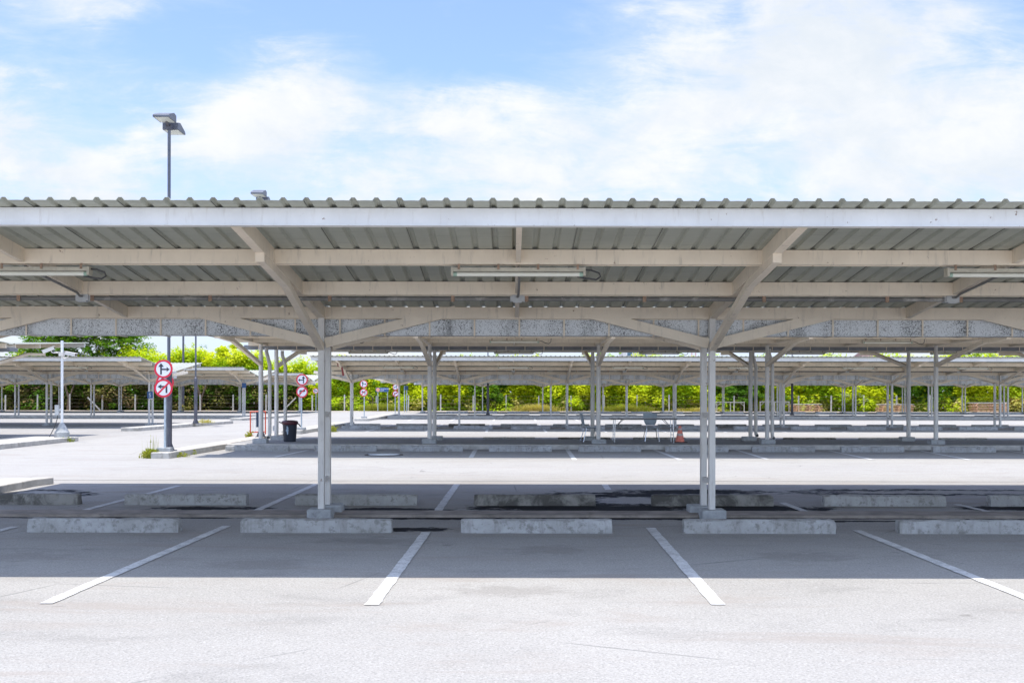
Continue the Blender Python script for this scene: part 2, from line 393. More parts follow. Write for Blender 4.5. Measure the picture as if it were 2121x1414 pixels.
hard = t.math('ADD', t.math('ADD', bias, c0(n1, 2.2)), t.math('ADD', c0(n4, 1.0), c0(n3, 1.5)))
veil = t.math('MULTIPLY', t.rng(soft, -.35, .7), .85)
cum = t.math('MULTIPLY', t.rng(hard, .05, .75), .93)
shade = t.rng(t.math('ADD', t.math('MULTIPLY', t.noise(t.vmath('ADD', q, (1.3, 9.2, 0)), 3.4, 8, .6), .65), t.math('MULTIPLY', n4, .35)), .36, .62)
CLOUD_HI, CLOUD_LO = (2.64,2.66,2.69), (2.1,2.27,2.47)
cloudc = t.mix(shade, CLOUD_LO, CLOUD_HI)
skyc = t.mix(1.0, sky.outputs[0], (.54,.575,.84), 'MULTIPLY')
haze = t.rng(v, .32, -.02, .12, .7)
skyc = t.mix(haze, skyc, (1.85,2.12,2.48))
BACK_FILL = t.rng(s[1], .05, -.35, 1.0, 3.1); TOP = t.rng(s[2], .45, .8, 1.0, 1.5)  # sky behind the camera brightened as added fill for shaded fronts
lit = lambda c: t.scalevec(t.scalevec(t.mix(t.rng(BACK_FILL, 1, 3.1), c, t.mix(1.0, c, (.92,1.0,1.1), 'MULTIPLY')), BACK_FILL), TOP)
t.put(bg.inputs[0], t.mix(cum, t.mix(veil, skyc, lit((2.12,2.36,2.58))), lit(cloudc))); bg.inputs[1].default_value = .15

sl = bpy.data.lights.new('sun', 'SUN'); sl.energy = 2.35; sl.angle = R(.53); sl.color = (1.0,.95,.875)
so = ob('sun', sl); so.rotation_euler = SUN_DIR.to_track_quat('-Z', 'Y').to_euler(); so.location = (0,0,40)

cam = bpy.data.cameras.new('camera'); co = ob('camera', cam); SC.camera = co
co.location = (0, 0, 1.6)
co.rotation_euler = (Matrix.Rotation(R(90), 3, 'X') @ Matrix.Rotation(R(.1), 3, 'Z')).to_euler()
cam.sensor_width = 36; cam.lens = 36*2100/2121
cam.shift_y = 108/2121; cam.clip_end = 5000; cam.clip_start = .05
SC.view_settings.view_transform = 'Standard'; SC.view_settings.look = 'None'
SC.view_settings.exposure = 1.36; SC.view_settings.gamma = 1
SC.cycles.max_bounces = 8; SC.cycles.diffuse_bounces = 5; SC.cycles.use_denoising = True

def gx(px, Y): return (px - 1060)*Y/2100            # photograph column at distance Y -> world x
def gz(py, Y): return 1.6 - (py - 815)*Y/2100

# ------------------------------------------------------------------ ground
def sheet(name, x0, x1, y0, y1, z, mat):
    b = MB(); b.add([(x0,y0,z),(x1,y0,z),(x1,y1,z),(x0,y1,z)], [(0,1,2,3)])
    return tag(ob(name, b.mesh(name, mat)), kind='structure')
sheet('ground', -1600, 1600, -400, 2600, 0, M['asphalt'])
sheet('aisle', -8.9, 60, 18.6, 24.6, .004, M['aisle'])
sheet('aisle', -8.9, 60, 37.6, 42.4, .004, M['aisle'])
sheet('aisle', -8.9, 60, 52.4, 60.5, .004, M['aisle'])
sheet('driveway', -14.4, -8.9, 18.0, 88, .004, M['aisle'])
sheet('verge', -90, 90, 89.0, 140, .006, M['verge'])

def stripe(x0, y0, x1, y1, w=.11):
    b = MB(); h = w/2; n = max(8, int(abs(y1-y0)/.06)); vs = []
    for i in range(n+1):
        f = i/n; x = x0+(x1-x0)*f; y = y0+(y1-y0)*f; jit = lambda q: mnoise.noise(Vector((x*9+q, y*7, q)))*.008 + mnoise.noise(Vector((x*30+q, y*31, q)))*.005
        vs += [(x-h+jit(1.3), y, .006), (x+h+jit(7.7), y, .006)]
    b.add(vs, [(2*i, 2*i+1, 2*i+3, 2*i+2) for i in range(n)])
    tag(ob('parking_line', b.mesh('parking_line', M['line'])), kind='structure')
for a in [(-3.534,7.69,-3.43,12.2),(-1.055,7.66,-.985,11.7),(1.567,7.69,1.655,12.1),(4.045,7.8,4.05,11.9),(6.55,7.7,6.6,12.1),(-6.05,7.7,-5.93,12.1),
          (-8.4,7.7,-8.35,12.1),(9.0,7.7,9.1,12.1)]: stripe(*a)
for (px0, py0, px1, py1) in [(160,1062,370,1007),(527,1060,655,1003),(905,1061,946,1003),(1252,1003,1260,1014),(1620,1040,1702,1071),(1982,1043,2100,1070)]:
    Y0 = 3360/(py0-815); Y1 = 3360/(py1-815); stripe(gx(px0,Y0), Y0, gx(px1,Y1), Y1)
for (px0, py0, px1, py1) in [(570,947,637,933),(975,948,985,931),(1174,930,1190,952),(1355,931,1410,952),(1522,930,1588,950),(1717,932,1808,951),(1905,932,2010,951),(2090,932,2220,951)]:
    Y0 = 3360/(py0-815); Y1 = 3360/(py1-815); stripe(gx(px0,Y0), Y0, gx(px1,Y1), Y1, .12)
for k in range(-1, 9):
    stripe(-6.1+2.505*k+.02, 42.2, -6.1+2.505*k, 45.2, .11); stripe(-6.1+2.505*k, 49.3, -6.1+2.505*k, 52.6, .11)
    stripe(-6.1+2.505*k, 59.5, -6.1+2.505*k, 64.6, .11)

# kerbs and raised ground
def raised(name, poly, z1, mat, z0=-.02, bev=.015):
    o = tag(ob(name, MB().slab(poly, z0, z1).mesh(name, mat)), kind='structure')
    if bev: bevel(o, bev, 2)
    return o
raised('median_kerb', [(-8.1,13.1),(20,13.1),(20,13.62),(-8.1,13.62)], .035, M['kerbbrown'])
raised('kerb', [(-8.9,29.2),(23,29.2),(23,29.45),(-8.9,29.45)], .135, M['kerb'])
raised('walkway', [(-8.25,29.455),(23,29.455),(23,32.95),(-8.25,32.95)], .125, M['walk'])
raised('kerb_island', [(-8.82,24.75),(-8.37,24.75),(-8.2,29.19),(-8.9,29.19)], .15, M['kerb'], bev=.02)
raised('kerb_island', [(-8.9,29.46),(-8.26,29.46),(-8.26,37.2),(-8.75,37.2)], .14, M['kerb'], bev=.02)
raised('kerb_island', [(-8.9,8.4),(-8.22,8.4),(-8.17,17.4),(-8.06,17.85),(-8.9,17.5)], .12, M['kerb'], bev=.02)
raised('kerb_island', [(-9.0,39.6),(-8.25,39.6),(-8.0,51.5),(-9.0,51.5)], .15, M['kerb'], bev=.02)
raised('kerb_island', [(-9.1,58.5),(-8.3,58.5),(-8.0,72),(-9.1,72)], .15, M['kerb'], bev=.02)
raised('kerb_island', [(-16.3,25.0),(-14.5,25.0),(-14.4,33.7),(-16.3,33.9)], .15, M['kerb'], bev=.02)
raised('kerb_island', [(-16.4,42.5),(-15.7,42.6),(-14.7,53.5),(-15.7,53.5)], .15, M['kerb'], bev=.02)
raised('kerb_island', [(-16.4,59.0),(-15.7,59.0),(-14.6,70.0),(-15.7,70.0)], .15, M['kerb'], bev=.02)
raised('kerb', [(-45,65.6),(-16.6,65.6),(-16.6,66.0),(-45,66.0)], .16, M['kerb'])
raised('kerb', [(-8.0,65.2),(40,65.2),(40,65.6),(-8.0,65.6)], .16, M['kerb'])
raised('walkway', [(-8.0,65.605),(40,65.605),(40,68.6),(-8.0,68.6)], .15, M['walk'])
raised('kerb', [(-8.0,46.5),(33,46.5),(33,46.75),(-8.0,46.75)], .05, M['kerbbrown'])

# ------------------------------------------------------------------ carports
_cache = {}
def cached(key, fn):
    if key not in _cache: _cache[key] = fn()
    return _cache[key]

def sheet_mesh(x0, x1, s, slope, L, over, back, zt):
    """trapezoidal ribs every 0.2 m; runs along local y = s*t"""
    prof = []; x = x0; k = 0
    while x < x1 - .05:
        prof += [(x, 0), (x+.055, .0015), (x+.118, 0), (x+.138, .026), (x+.168, .026), (x+.188, 0)]
        x += .2; k += 1
    prof.append((x, 0)); n = len(prof)
    b = MB(); vs = []; fs = []
    ts = (-back, L+over)
    for dz in (0, -.0025):
        for tt in ts:
            for (px, pz) in prof: vs.append((px, s*tt, zt+slope*tt+pz+dz))
    for i in range(n-1):
        f1 = (i, i+1, n+i+1, n+i); f2 = (2*n+i+1, 2*n+i, 3*n+i, 3*n+i+1)
        if s < 0: f1 = tuple(reversed(f1)); f2 = tuple(reversed(f2))
        fs += [f1, f2, (i+1, i, 2*n+i, 2*n+i+1), (n+i, n+i+1, 3*n+i+1, 3*n+i)]
    b.add(vs, fs)
    # lap joints of the separate sheets: narrow dark gaps under every fourth rib
    x = x0 + .93
    while x < x1 - .1:
        p = (x, s*0.02, zt-.004); q = (x, s*(L+over-.01), zt-.004+slope*(L+over-.01))
        b.bar(p, q, .004, .004, 1); x += .8
    return b.mesh('roof_sheet', [M['sheet'], M['lap']])

def carport(label, xc, Yf, xs, x0, x1, c, group):
    """posts at world x in xs; local origin under the front post line"""
    root = thing('carport', label, 'carport', (xc, Yf, 0), 0, group)
    lx0, lx1 = x0-xc, x1-xc; zr, sl, sep, L = c['zr'], c['slope'], c['sep'], c['L']
    rf, rr = c['rf'], c['rr']; base = c.get('base', 0); zt = zr + .152
    for s, y0, py in ((-1, rf, 0.0), (1, rr, sep)):
        off = abs(y0-py)*(1 if (y0-py)*s < 0 else 0)     # post sits this far out along the wing from its root
        me = sheet_mesh(lx0-.02, lx1, s, sl, L, .2, min(.1, c['gw']/3), zt)
        ob('roof_sheet', me, root, (0, y0, 0))
        for i, tt in enumerate(c['ts']):
            zb = zr + sl*tt; b = MB().box(lx0, lx1, s*tt-.035, s*tt+.035, zb, zb+.148)
            last = i == len(c['ts'])-1
            b.box(lx0, lx1, s*tt-s*.035-.004 if not last else s*tt-.05, s*tt-s*.035+.004 if not last else s*tt+.05, zb-.007, zb-.0005) if True else None
            ob('fascia_beam' if last else 'purlin', b.mesh('purlin', M['fascia'] if last else M['paint']), root, (0, y0, 0))
        # main rafters with their knee braces, and posts
        for X in xs:
            lx = X - xc
            key = ('rafter', c['id'], s)
            def mk():
                b = MB(); z0 = zr+.072
                b.bar((0, -s*.03, z0-sl*.03), (0, s*(L-.037), z0+sl*(L-.037)), .09, .152, 0); return b.mesh('rafter', M['paint'])
            ob('rafter', cached(key, mk), root, (lx, y0, 0))
            key = ('post', c['id'], s)
            def mk():
                top = zr + sl*off + .02
                b = MB()
                if c['post'] == 'square': b.box(-.0375, .0375, -.05, .05, base+.1, top)
                else:
                    b.tube([(0,0,base+.1),(0,0,top-.32)], .064, 14); b.tube([(0,0,top-.32),(0,0,top)], .052, 14)
                return b.mesh('post', M['postpaint'], c['post'] != 'square')
            po = ob('post', cached(key, mk), root, (lx - (.012 if s > 0 else 0), py, 0))
            key = ('footing', c['id'])
            fw, fd, fh = c['foot']
            def mk(): return MB().box(-fw/2, fw/2, -fd/2, fd/2, base-.02, base+fh).mesh('footing', M['footing'])
            dx = .02 if X < 0 else -.02
            bevel(ob('footing', cached(key, mk), po, (dx+s*(.03 if X < 0 else -.03), 0, 0)), .018, 2)
            key = ('knee', c['id'], s)
            def mk():
                b = MB(); pts = c['knee']; k = c.get('kw', .08)
                for (a, za), (e, ze) in zip(pts[:-1], pts[1:]): b.bar((0, s*a, za), (0, s*e, ze), k, k)
                a, za = pts[-1]; b.box(-k/2-.004, k/2+.004, s*a-.006, s*a+.006, za-.05, za+.05)
                return b.mesh('knee_brace', M['paint'])
            ob('knee_brace', cached(key, mk), root, (lx, py, 0))
            if c['braces']:
                for d in (-1, 1):
                    if not (lx0+.3 < lx+d*.6 < lx1-.3): continue
                    key = ('brace', c['id'], d)
                    def mk():
                        z = zr-.325; return MB().bar((d*.046, 0, z+.011), (d*1.72, 0, z+.43), .058, .125).mesh('side_brace', M['paint'])
                    ob('side_brace', cached(key, mk), root, (lx, py, 0))
        # light mid-bay rafters, lamps
        mids = sorted(set([X+2.505 for X in xs] + [xs[0]-2.505]))
        for X in mids:
            if not (x0+.4 < X < x1-.4): continue
            lx = X - xc
            key = ('midrafter', c['id'], s)
            def mk():
                b = MB(); z0 = zr+.08
                b.bar((0, s*.037, z0), (0, s*(L-.037), z0+sl*(L-.037)), .052, .14); return b.mesh('mid_rafter', M['paint'])
            ob('mid_rafter', cached(key, mk), root, (lx, y0, 0))
            if c['lamps'] and x0+.8 < X < x1-.8:
                tt = c['ts'][-2]; zb = zr+sl*tt + c.get('lampdz', 0)
                def mk():
                    b = MB(); b.box(-.66, .66, -.045, .045, -.072, -.036)
                    b.box(-.68, -.655, -.045, .045, -.115, -.03); b.box(.655, .68, -.045, .045, -.115, -.03)
                    for q in (-.6, -.2, .2, .6): b.box(q-.012, q+.012, -.05, -.045, -.055, -.0, 1)
                    return b.mesh('light_fixture', [M['fixture'], M['rust']])
                lf = ob('light_fixture', cached('lampbody', mk), root, (lx, y0+s*tt, zb))
                def mk(): return MB().tube([(-.655,-.012,-.1),(-.62,-.012,-.1)], .0225, 10, 1).tube([(-.62,-.012,-.1),(.62,-.012,-.1)], .0225, 10, 0).tube([(.62,-.012,-.1),(.655,-.012,-.1)], .0225, 10, 1).mesh('lamp_tube', [M['tube'], M['green']], True)
                ob('lamp_tube', cached('lamptube', mk), lf)
                def mk():
                    pts = [(.67,0,-.05),(.74,.0,-.055),(.82,0,-.085),(.835,0,-.12),(.79,0,-.15),(.70,0,-.14),(.6,.02,-.118)] if c['id'] != 'B' else [(.67,0,-.06),(.74,0,-.075),(.83,0,-.12),(.92,0,-.14),(.98,0,-.1),(.99,0,.0),(.99,0,.06)]
                    return MB().tube(pts, .009, 6).mesh('cable', M['cable'], True)
                ob('cable', cached(('lampcable', c['id']), mk), lf)
        if c['conduit'] and s < 0:
            yc = y0 - 1.30; zc = zr + sl*1.30 - .03
            b = MB().tube([(lx0+.5, 0, 0), (lx1-.5, 0, 0)], .024, 8)
            cd = ob('conduit_pipe', b.mesh('conduit_pipe', M['conduit'], True), root, (0, yc, zc))
            for X in mids:
                if not (x0+.8 < X < x1-.8): continue
                def mk(): return MB().box(-.07,.07,-.06,.05,-.03,.045).box(-.085,-.07,-.035,.035,-.035,.035).box(.07,.085,-.035,.035,-.035,.035).box(-.05,.05,-.065,.0,-.045,-.03).mesh('junction_box', M['boxgrey'])
                jb = ob('junction_box', cached('jbox', mk), cd, (X-xc, 0, 0))
                def mk(): return MB().tube([(0,-.05,.02),(.005,-.12,.015),(.012,-.22,.045),(.015,-.9,.12),(.015,-1.32,.17),(.0,-1.42,.19)], .014, 6).mesh('branch_pipe', M['conduit'], True)
                ob('branch_pipe', cached('branch', mk), jb)
            X = xs[0]-2.4; q = 0
            while X < x1-.6:
                if X > x0+.6:
                    def mk(): return MB().box(-.02,.02,-.032,-.024,-.035,.075).box(-.03,.03,-.034,.01,.06,.075).mesh('pipe_clip', M['rust'])
                    ob('pipe_clip', cached('clip', mk), cd, (X-xc, 0, 0))
                X += (1.36, 1.38, 1.42, .85)[q % 4]; q += 1
    # gutter in the valley
    ym = (rf+rr)/2; gw = c['gw']; z0, z1 = c['gz']
    b = MB(); gx0, gx1 = lx0-.15, lx1+.1
    b.box(gx0, gx1, -gw/2, -gw/2+.004, z0, z1); b.box(gx0, gx1, gw/2-.004, gw/2, z0, z1); b.box(gx0, gx1, -gw/2+.004, gw/2-.004, z0, z0+.004)
    b.box(gx0-.004, gx0, -gw/2, gw/2, z0, z1); b.box(gx1, gx1+.004, -gw/2, gw/2, z0, z1)
    b.box(gx0, gx1, -gw/2-.012, -gw/2, z0-.006, z0+.006)
    g = ob('gutter', b.mesh('gutter', c['gmat']), root, (0, ym, 0))
    def mk():
        return MB().box(-.011,.011,-gw/2-.018,-gw/2-.0125,z0-.01,z1).box(-.011,.011,-gw/2-.018,gw/2+.004,z0-.014,z0-.0065).mesh('gutter_strap', M['paint'])
    X = x0 + .3; n = 0
    while X < x1-.2 and n < 99:
        if min(abs(X-a) for a in xs) > .07: ob('gutter_strap', cached(('strap', c['id']), mk), g, (X-xc, 0, 0)); n += 1
        X += .578
    if c['rungs']:
        for X in xs:
            def mk():
                return MB().box(-.022, .022, .047, sep-.047, -.035, .025).mesh('post_tie', M['postpaint'])
            for z in (base+.48, base+1.33): ob('post_tie', cached(('tie', c['id']), mk), root, (X-xc-.005, 0, z))
    return root

def cfgA(i, dz=0.0, **kw):
    zr = 2.56+dz
    c = dict(id=i, zr=zr, slope=.1256, sep=.5, L=4.12, rf=0, rr=.5, ts=(0,1.37,2.75,4.1), post='square', braces=True, lamps=True, conduit=True,
             knee=[(.05,zr-.37),(2.1,zr+.222),(3.2,zr+.36)], gw=.36, gz=(zr-.205, zr+.13), gmat=M['gutter'], foot=(.31,.28,.125), rungs=True)
    c.update(kw); return c
zB = 3.04
cfgB = dict(id='B', zr=zB, slope=.012, sep=2.05, L=5.5, rf=.72, rr=1.22, ts=(.06,1.8,3.6,5.45), post='round', braces=False, lamps=True, conduit=False, base=.125,
            knee=[(.05,zB-.58),(3.1,zB-.03),(4.4,zB+.01)], kw=.1, gw=.5, gz=(2.94, 3.06), gmat=M['guttershade'], foot=(.42,.3,.13), rungs=False, lampdz=-.0)
def xr(k0, k1, o=2.566): return [o+5.01*k for k in range(k0, k1+1)]
GR = 'carports standing in rows across the car park'
carport('nearest carport with mouldy speckled gutter, filling the foreground', 2.5, 13.02, xr(-2, 1)+[12.576], -8.3, 14.5, cfgA('A'), GR)
carport('flatter carport on round pipe posts along the raised walkway with the bin and table', 2.5, 30.1, xr(-2, 3), -8.0, 20.5, cfgB, GR)
carport('white-edged carport just beyond the table and cone, with a red box at its left post', 2.5, 46.95, xr(-2, 5), -8.5, 29.8, cfgA('C', -.08), GR)
carport('far right carport behind the one with the red box, second row from the hedge', 2.5, 66.7, xr(-2, 7), -8.5, 39.5, cfgA('D', -.05, rungs=False, conduit=False), GR)
carport('farthest right carport, last row before the bright hedge', 2.5, 84.2, xr(-2, 8), -8.0, 45.0, cfgA('E', -.02, rungs=False, conduit=False), GR)
XL = lambda k: [-17.75-5.01*i for i in reversed(range(k))]
cB2 = dict(cfgB); cB2['id'] = 'BL'; cB2['slope'] = .055
carport('left-hand carport cut off by the picture edge beside the camera pole', -22, 32.0, XL(3), -32, -16.3, cB2, GR)
carport('carport across the driveway directly behind the white camera pole', -22, 49.6, XL(4), -35, -16.65, cfgA('CL', -.04), GR)
carport('left carport behind the tall thin lamp pole on the kerb island', -22, 66.9, XL(5), -40, -16.6, cfgA('DL', -.04, rungs=False, conduit=False), GR)
carport('farthest left carport, in front of the dark shaded thicket', -22, 84.6, XL(7), -50, -16.6, cfgA('EL', -.04, rungs=False, conduit=False), GR)

# downpipes on the pipe-post carport
def downpipe(x, y, lab, bend):
    b = MB(); z1 = 2.95
    b.tube([(bend,0,z1),(bend,0,z1-.12),(0,0,z1-.5),(0,0,z1-.6),(0,0,.42),(0,-.03,.33),(0,-.12,.29),(0,-.17,.29)], .055, 12)
    b.tube([(0,-.1701,.29),(0,-.174,.29)], .046, 12, 1)
    tag(ob('downpipe', b.mesh('downpipe', [M['postpaint'], M['cable']], True), None, (x, y, 0)), lab, 'downpipe', 'downpipes beside the pipe posts')
downpipe(-7.24, 30.3, 'white rain downpipe beside the front left pipe post, open elbow at its foot', -.1)
downpipe(-7.22, 32.3, 'white rain downpipe right behind the black bin', -.1)
downpipe(7.78, 30.3, 'white rain downpipe right of the front pipe post past the cone, open elbow at foot', -.1)
downpipe(7.77, 32.3, 'white rain downpipe right of the rear pipe post past the cone', -.1)

# ------------------------------------------------------------------ wheel stops
def stop_mesh(seed, L, mat, h=.155, d=.16):
    r = random.Random(seed); b = MB(); nx, ring = 40, []
    prof = [(-d/2,-.01),(-d/2,.03),(-d/2+.004,h*.55),(-d/2+.01,h-.018),(-d/2+.03,h),(0,h),(d/2-.03,h),(d/2-.01,h-.018),(d/2-.004,h*.55),(d/2,.03),(d/2,-.01)]
    vs = []
    for i in range(nx+1):
        x = -L/2 + L*i/nx; e = min(i, nx-i); sh = (.012 if e == 0 else 0)
        for j, (y, z) in enumerate(prof):
            nn = mnoise.noise(Vector((x*3.1+seed*7, y*14, z*14)))*.012 + mnoise.noise(Vector((x*17+seed, y*40, z*40)))*.006
            chip = 0
            if j in (3, 4, 6, 7) :
                cc = mnoise.noise(Vector((x*5.5+seed*3.3, j*1.7, 0)))
                chip = max(0, cc-.18)*.075
            yy = y*(1 - sh*2) - (nn if y < 0 else -nn) + (chip if y < 0 else -chip)*.6
            vs.append((x + (sh if i == 0 else -sh if i == nx else 0) + (nn*.8 if e == 0 else 0), yy, max(z - chip - sh*.6 + nn*.4, -.01)))
    n = len(prof); fs = []
    for i in range(nx):
        for j in range(n-1):
            fs.append((i*n+j, (i+1)*n+j, (i+1)*n+j+1, i*n+j+1))
    fs.append(tuple(reversed(range(n)))); fs.append(tuple(nx*n+j for j in range(n)))
    b.add(vs, fs); return b.mesh('wheel_stop', mat, True)
SM = [stop_mesh(i, 1.76, M['stop']) for i in range(5)]; SD = [stop_mesh(11, 1.76, M['stopdamp']), stop_mesh(12, 1.76, M['stopdamp'])]
def stops(xs, Y, row, group, damp=(), jit=.03, names=None):
    for i, x in enumerate(xs):
        me = SD[i % 2] if i in damp else SM[(i*3+int(Y)) % 5]
        o = ob('wheel_stop', me, None, (x + rnd.uniform(-jit, jit)*.5, Y + rnd.uniform(-jit, jit), 0), rnd.uniform(-.006, .006))
        lab = names[i] if names else '%s wheel stop from the left %s' % (ORD[i], row)
        tag(o, lab, 'wheel stop', group)
GW = 'concrete wheel stops'
stops([-4.70, -2.25, .285, 2.85, 5.33], 11.72, '', GW, (), .0,
      ['pale chipped wheel stop at the left end of the front row', 'wheel stop in front of the left post footing, damp at its right end', 'whitest wheel stop, between the two nearest posts in the front row',
       'pale wheel stop directly in front of the right post footing', 'pale wheel stop cut off by the right edge in the front row'])
stops([-7.08, -4.67, -2.23, .33, 2.875, 5.34, 7.72], 14.57, '', GW, (0, 3, 4), .0,
      ['dirty wheel stop beside the damp patch at the left edge', 'dry grey wheel stop crossed by white lines, behind the front left one', 'grey wheel stop behind the left posts',
       'dark damp wheel stop left of the puddle', 'dark stained wheel stop right of the puddle, behind the right posts', 'long clean grey wheel stop right of the right posts, second row', 'wheel stop cut off by the right edge in the second row'])
stops([-7.05, -4.61, -2.23, .23, 2.7, 5.12, 7.52, 9.98, 12.5, 15.0], 28.1, 'in front of the walkway with bin and table', GW, (), .02)
stops([-.1, 2.4, 4.9, 7.4, 9.9, 12.4, 14.9], 33.7, 'behind the walkway with bin and table', GW, (1, 4), .02)
stops([.335+2.505*k for k in range(-3, 10)], 48.55, 'behind the posts of the red-box carport', GW, (2, 7), .03)
stops([.8+2.505*k for k in range(-3, 10)], 45.4, 'before the posts of the red-box carport', GW, (5,), .08)
stops([.3+2.505*k for k in range(-2, 14)], 70.2, 'behind the second carport from the hedge', GW, (), .08)
stops([.5+2.505*k for k in range(-2, 17)], 82.6, 'before the last right-hand carport', GW, (), .08)

# ------------------------------------------------------------------ lamp posts
def head_mesh(s):
    """floodlight box; s=-1 points to the camera side"""
    b = MB(); w = .2
    pr = [(.0,0),(.0,.17),(.16,.2),(.5,.085),(.56,.045),(.56,0)]
    n = len(pr)
    vs = [(-w, s*y, z) for y, z in pr] + [(w, s*y, z) for y, z in pr]
    fs = [tuple(range(n)), tuple(reversed(range(n, 2*n)))] + [((i+1) % n, i, n+i, n+(i+1) % n) for i in range(n)]
    b.add(vs, fs); return b.mesh('lamp_head', M['polegrey'])
def lamp_post(label, X, Y, h, base=.15, thick=2.2, two=True):
    t = thing('lamp_post', label, 'lamp post', (X, Y, base), 0, 'lamp posts of the car park')
    b = MB().tube([(0,0,thick),(0,0,h)], .04, 12); ob('upper_pole', b.mesh('upper_pole', M['polegrey'], True), t)
    b = MB().tube([(0,0,0),(0,0,thick-.03),(0,0,thick)], [.082,.08,.045], 14)
    b.box(-.16,.16,-.16,.16,0,.02)
    for a in range(4):
        c, s_ = math.cos(a*math.pi/2), math.sin(a*math.pi/2)
        b.add([(c*.07-s_*.006, s_*.07+c*.006, .02),(c*.15-s_*.006, s_*.15+c*.006, .02),(c*.07-s_*.006, s_*.07+c*.006, .22),
               (c*.07+s_*.006, s_*.07-c*.006, .02),(c*.15+s_*.006, s_*.15-c*.006, .02),(c*.07+s_*.006, s_*.07-c*.006, .22)],
              [(0,1,2),(5,4,3),(0,3,4,1),(1,4,5,2),(2,5,3,0)])
    ob('lower_pole', b.mesh('lower_pole', M['pole'], True), t)
    b = MB().box(-.07,.07,-.07,.07,h-.12,h+.0).bar((0,-.05,h-.04),(0,-.2,h+.04),.05,.05).bar((0,.05,h-.1),(0,.2,h-.06),.05,.05)
    ob('bracket', b.mesh('bracket', M['pole']), t)
    for s, dz, y in ((-1, .04, -.06), (1, -.09, .09)):
        hd = ob('lamp_head', cached(('head', s), lambda: head_mesh(s)), t, (0, y, h+dz))
        ob('lens', cached(('lens', s), lambda: MB().box(-.175,.175,min(s*.03,s*.53),max(s*.03,s*.53),-.008,-.001).mesh('lens', M['lens'])), hd)
    return t
lamp_post('tall lamp post with two floodlights beside the nearest turn signs', -8.65, 25.55, 8.2)
lamp_post('lamp post whose two floodlights just clear the nearest roof, left of centre', -8.42, 34.0, 7.98, .14)
lamp_post('tall thin lamp post on the kerb island across the driveway', -15.1, 48.4, 8.2)
lamp_post('black lamp post between the far carports, near the dark shrub', -1.62, 68.1, 8.2)
lamp_post('black lamp post standing left of the first plank stack', 19.2, 69.5, 8.2)
tl = thing('lamp_post', 'slim dark lamp post with a flat T-shaped top, in front of the left trees', 'lamp post', (-29.9, 92.2, 0), 0, 'lamp posts of the car park')
ob('pole', MB().tube([(0,0,0),(0,0,6.9)], [.12,.09], 10).mesh('pole', M['pole'], True), tl)
ob('lamp_bar', MB().box(-.5,.5,-.12,.12,6.9,7.0).box(-.55,-.2,-.2,.2,6.82,6.93).box(.2,.55,-.2,.2,6.82,6.93).mesh('lamp_bar', M['pole']), tl)

# ------------------------------------------------------------------ round turn signs
def disc_mesh(): 
    b = MB(); n = 48; return b.plate([(.228*math.cos(2*math.pi*k/n), .228*math.sin(2*math.pi*k/n)) for k in range(n)], 0, .004).mesh('sign_disc', M['signwhite'])
def ring_mesh():
    b = MB(); n = 48; vs = []; fs = []
    for r_, y in ((.18,-.003),(.23,-.003),(.23,.006),(.18,-.0005)):
        for k in range(n): vs.append((r_*math.cos(2*math.pi*k/n), y, r_*math.sin(2*math.pi*k/n)))
    for i in range(3):
        for k in range(n):
            k2 = (k+1) % n; fs.append((i*n+k, i*n+k2, (i+1)*n+k2, (i+1)*n+k))
    b.add(vs, fs); return b.mesh('rim', M['signred'])
def arrow_straight_turn(f):
    b = MB(); F = lambda P: [(x*f, z) for x, z in (P if f > 0 else reversed(P))]
    b.plate(F([(-.08,-.14),(-.038,-.14),(-.038,.05),(-.08,.05)]), -.0035, -.001)
    b.plate(F([(-.128,.05),(.012,.05),(-.059,.145)]), -.0035, -.001)
    b.plate(F([(-.0375,-.03),(.08,-.03),(.08,.008),(-.0375,.008)]), -.0035, -.001)
    b.plate(F([(.08,-.068),(.158,-.011),(.08,.05)]), -.0035, -.001)
    return b.mesh('arrow', M['signblack'])
def arrow_turn(f):
    b = MB(); F = lambda P: [(x*f, z) for x, z in (P if f > 0 else reversed(P))]
    b.plate(F([(.055,-.12),(.10,-.12),(.10,.02),(.055,.02)]), -.0035, -.001)
    b.plate(F([(-.05,.0205),(.10,.0205),(.10,.062),(-.05,.062)]), -.0035, -.001)
    b.plate(F([(-.145,.04),(-.05,-.018),(-.05,.10)]), -.0035, -.001)
    return b.mesh('arrow', M['signblack'])
def slash_mesh():
    b = MB(); b.bar((-.135,-.0055,-.135),(.135,-.0055,.135),.044,.004,0,(0,1,0)); return b.mesh('slash', M['signred'])
def turn_sign(label, X, Y, f, zs, base=.15, which=(0, 1), block=True):
    t = thing('turn_sign', label, 'traffic sign', (X, Y, base), 0, 'round red-rimmed turn signs')
    ztop = max(zs)-base+.18
    ob('sign_post', cached(('sp', round(ztop, 2)), lambda: MB().tube([(0,0,0),(0,0,ztop)], .03, 10).mesh('sign_post', M['galv'], True)), t)
    if block: bevel(ob('sign_footing', cached('sf', lambda: MB().box(-.17,.17,-.12,.12,-.0,.1).mesh('sign_footing', M['footing'])), t), .01)
    for w_, z in zip(which, zs):
        d = ob('sign_disc', cached('disc', disc_mesh), t, (-.03*f, -.045, z-base))
        ob('rim', cached('ring', ring_mesh), d)
        if w_ == 0: ob('arrow', cached(('as', f), lambda: arrow_straight_turn(f)), d)
        else:
            ob('arrow', cached(('at', f), lambda: arrow_turn(f)), d); ob('slash', cached('slash', slash_mesh), d)
    return t
turn_sign('nearest sign pair, ahead or right above no left turn, beside the dark lamp post', -8.62, 25.2, 1, (gz(765,25.15), gz(805,25.15)))
turn_sign('round sign mostly hidden behind the nearest sign pair and lamp post', -8.856, 26.0, 1, (gz(793,26),), .15, (0,), False)
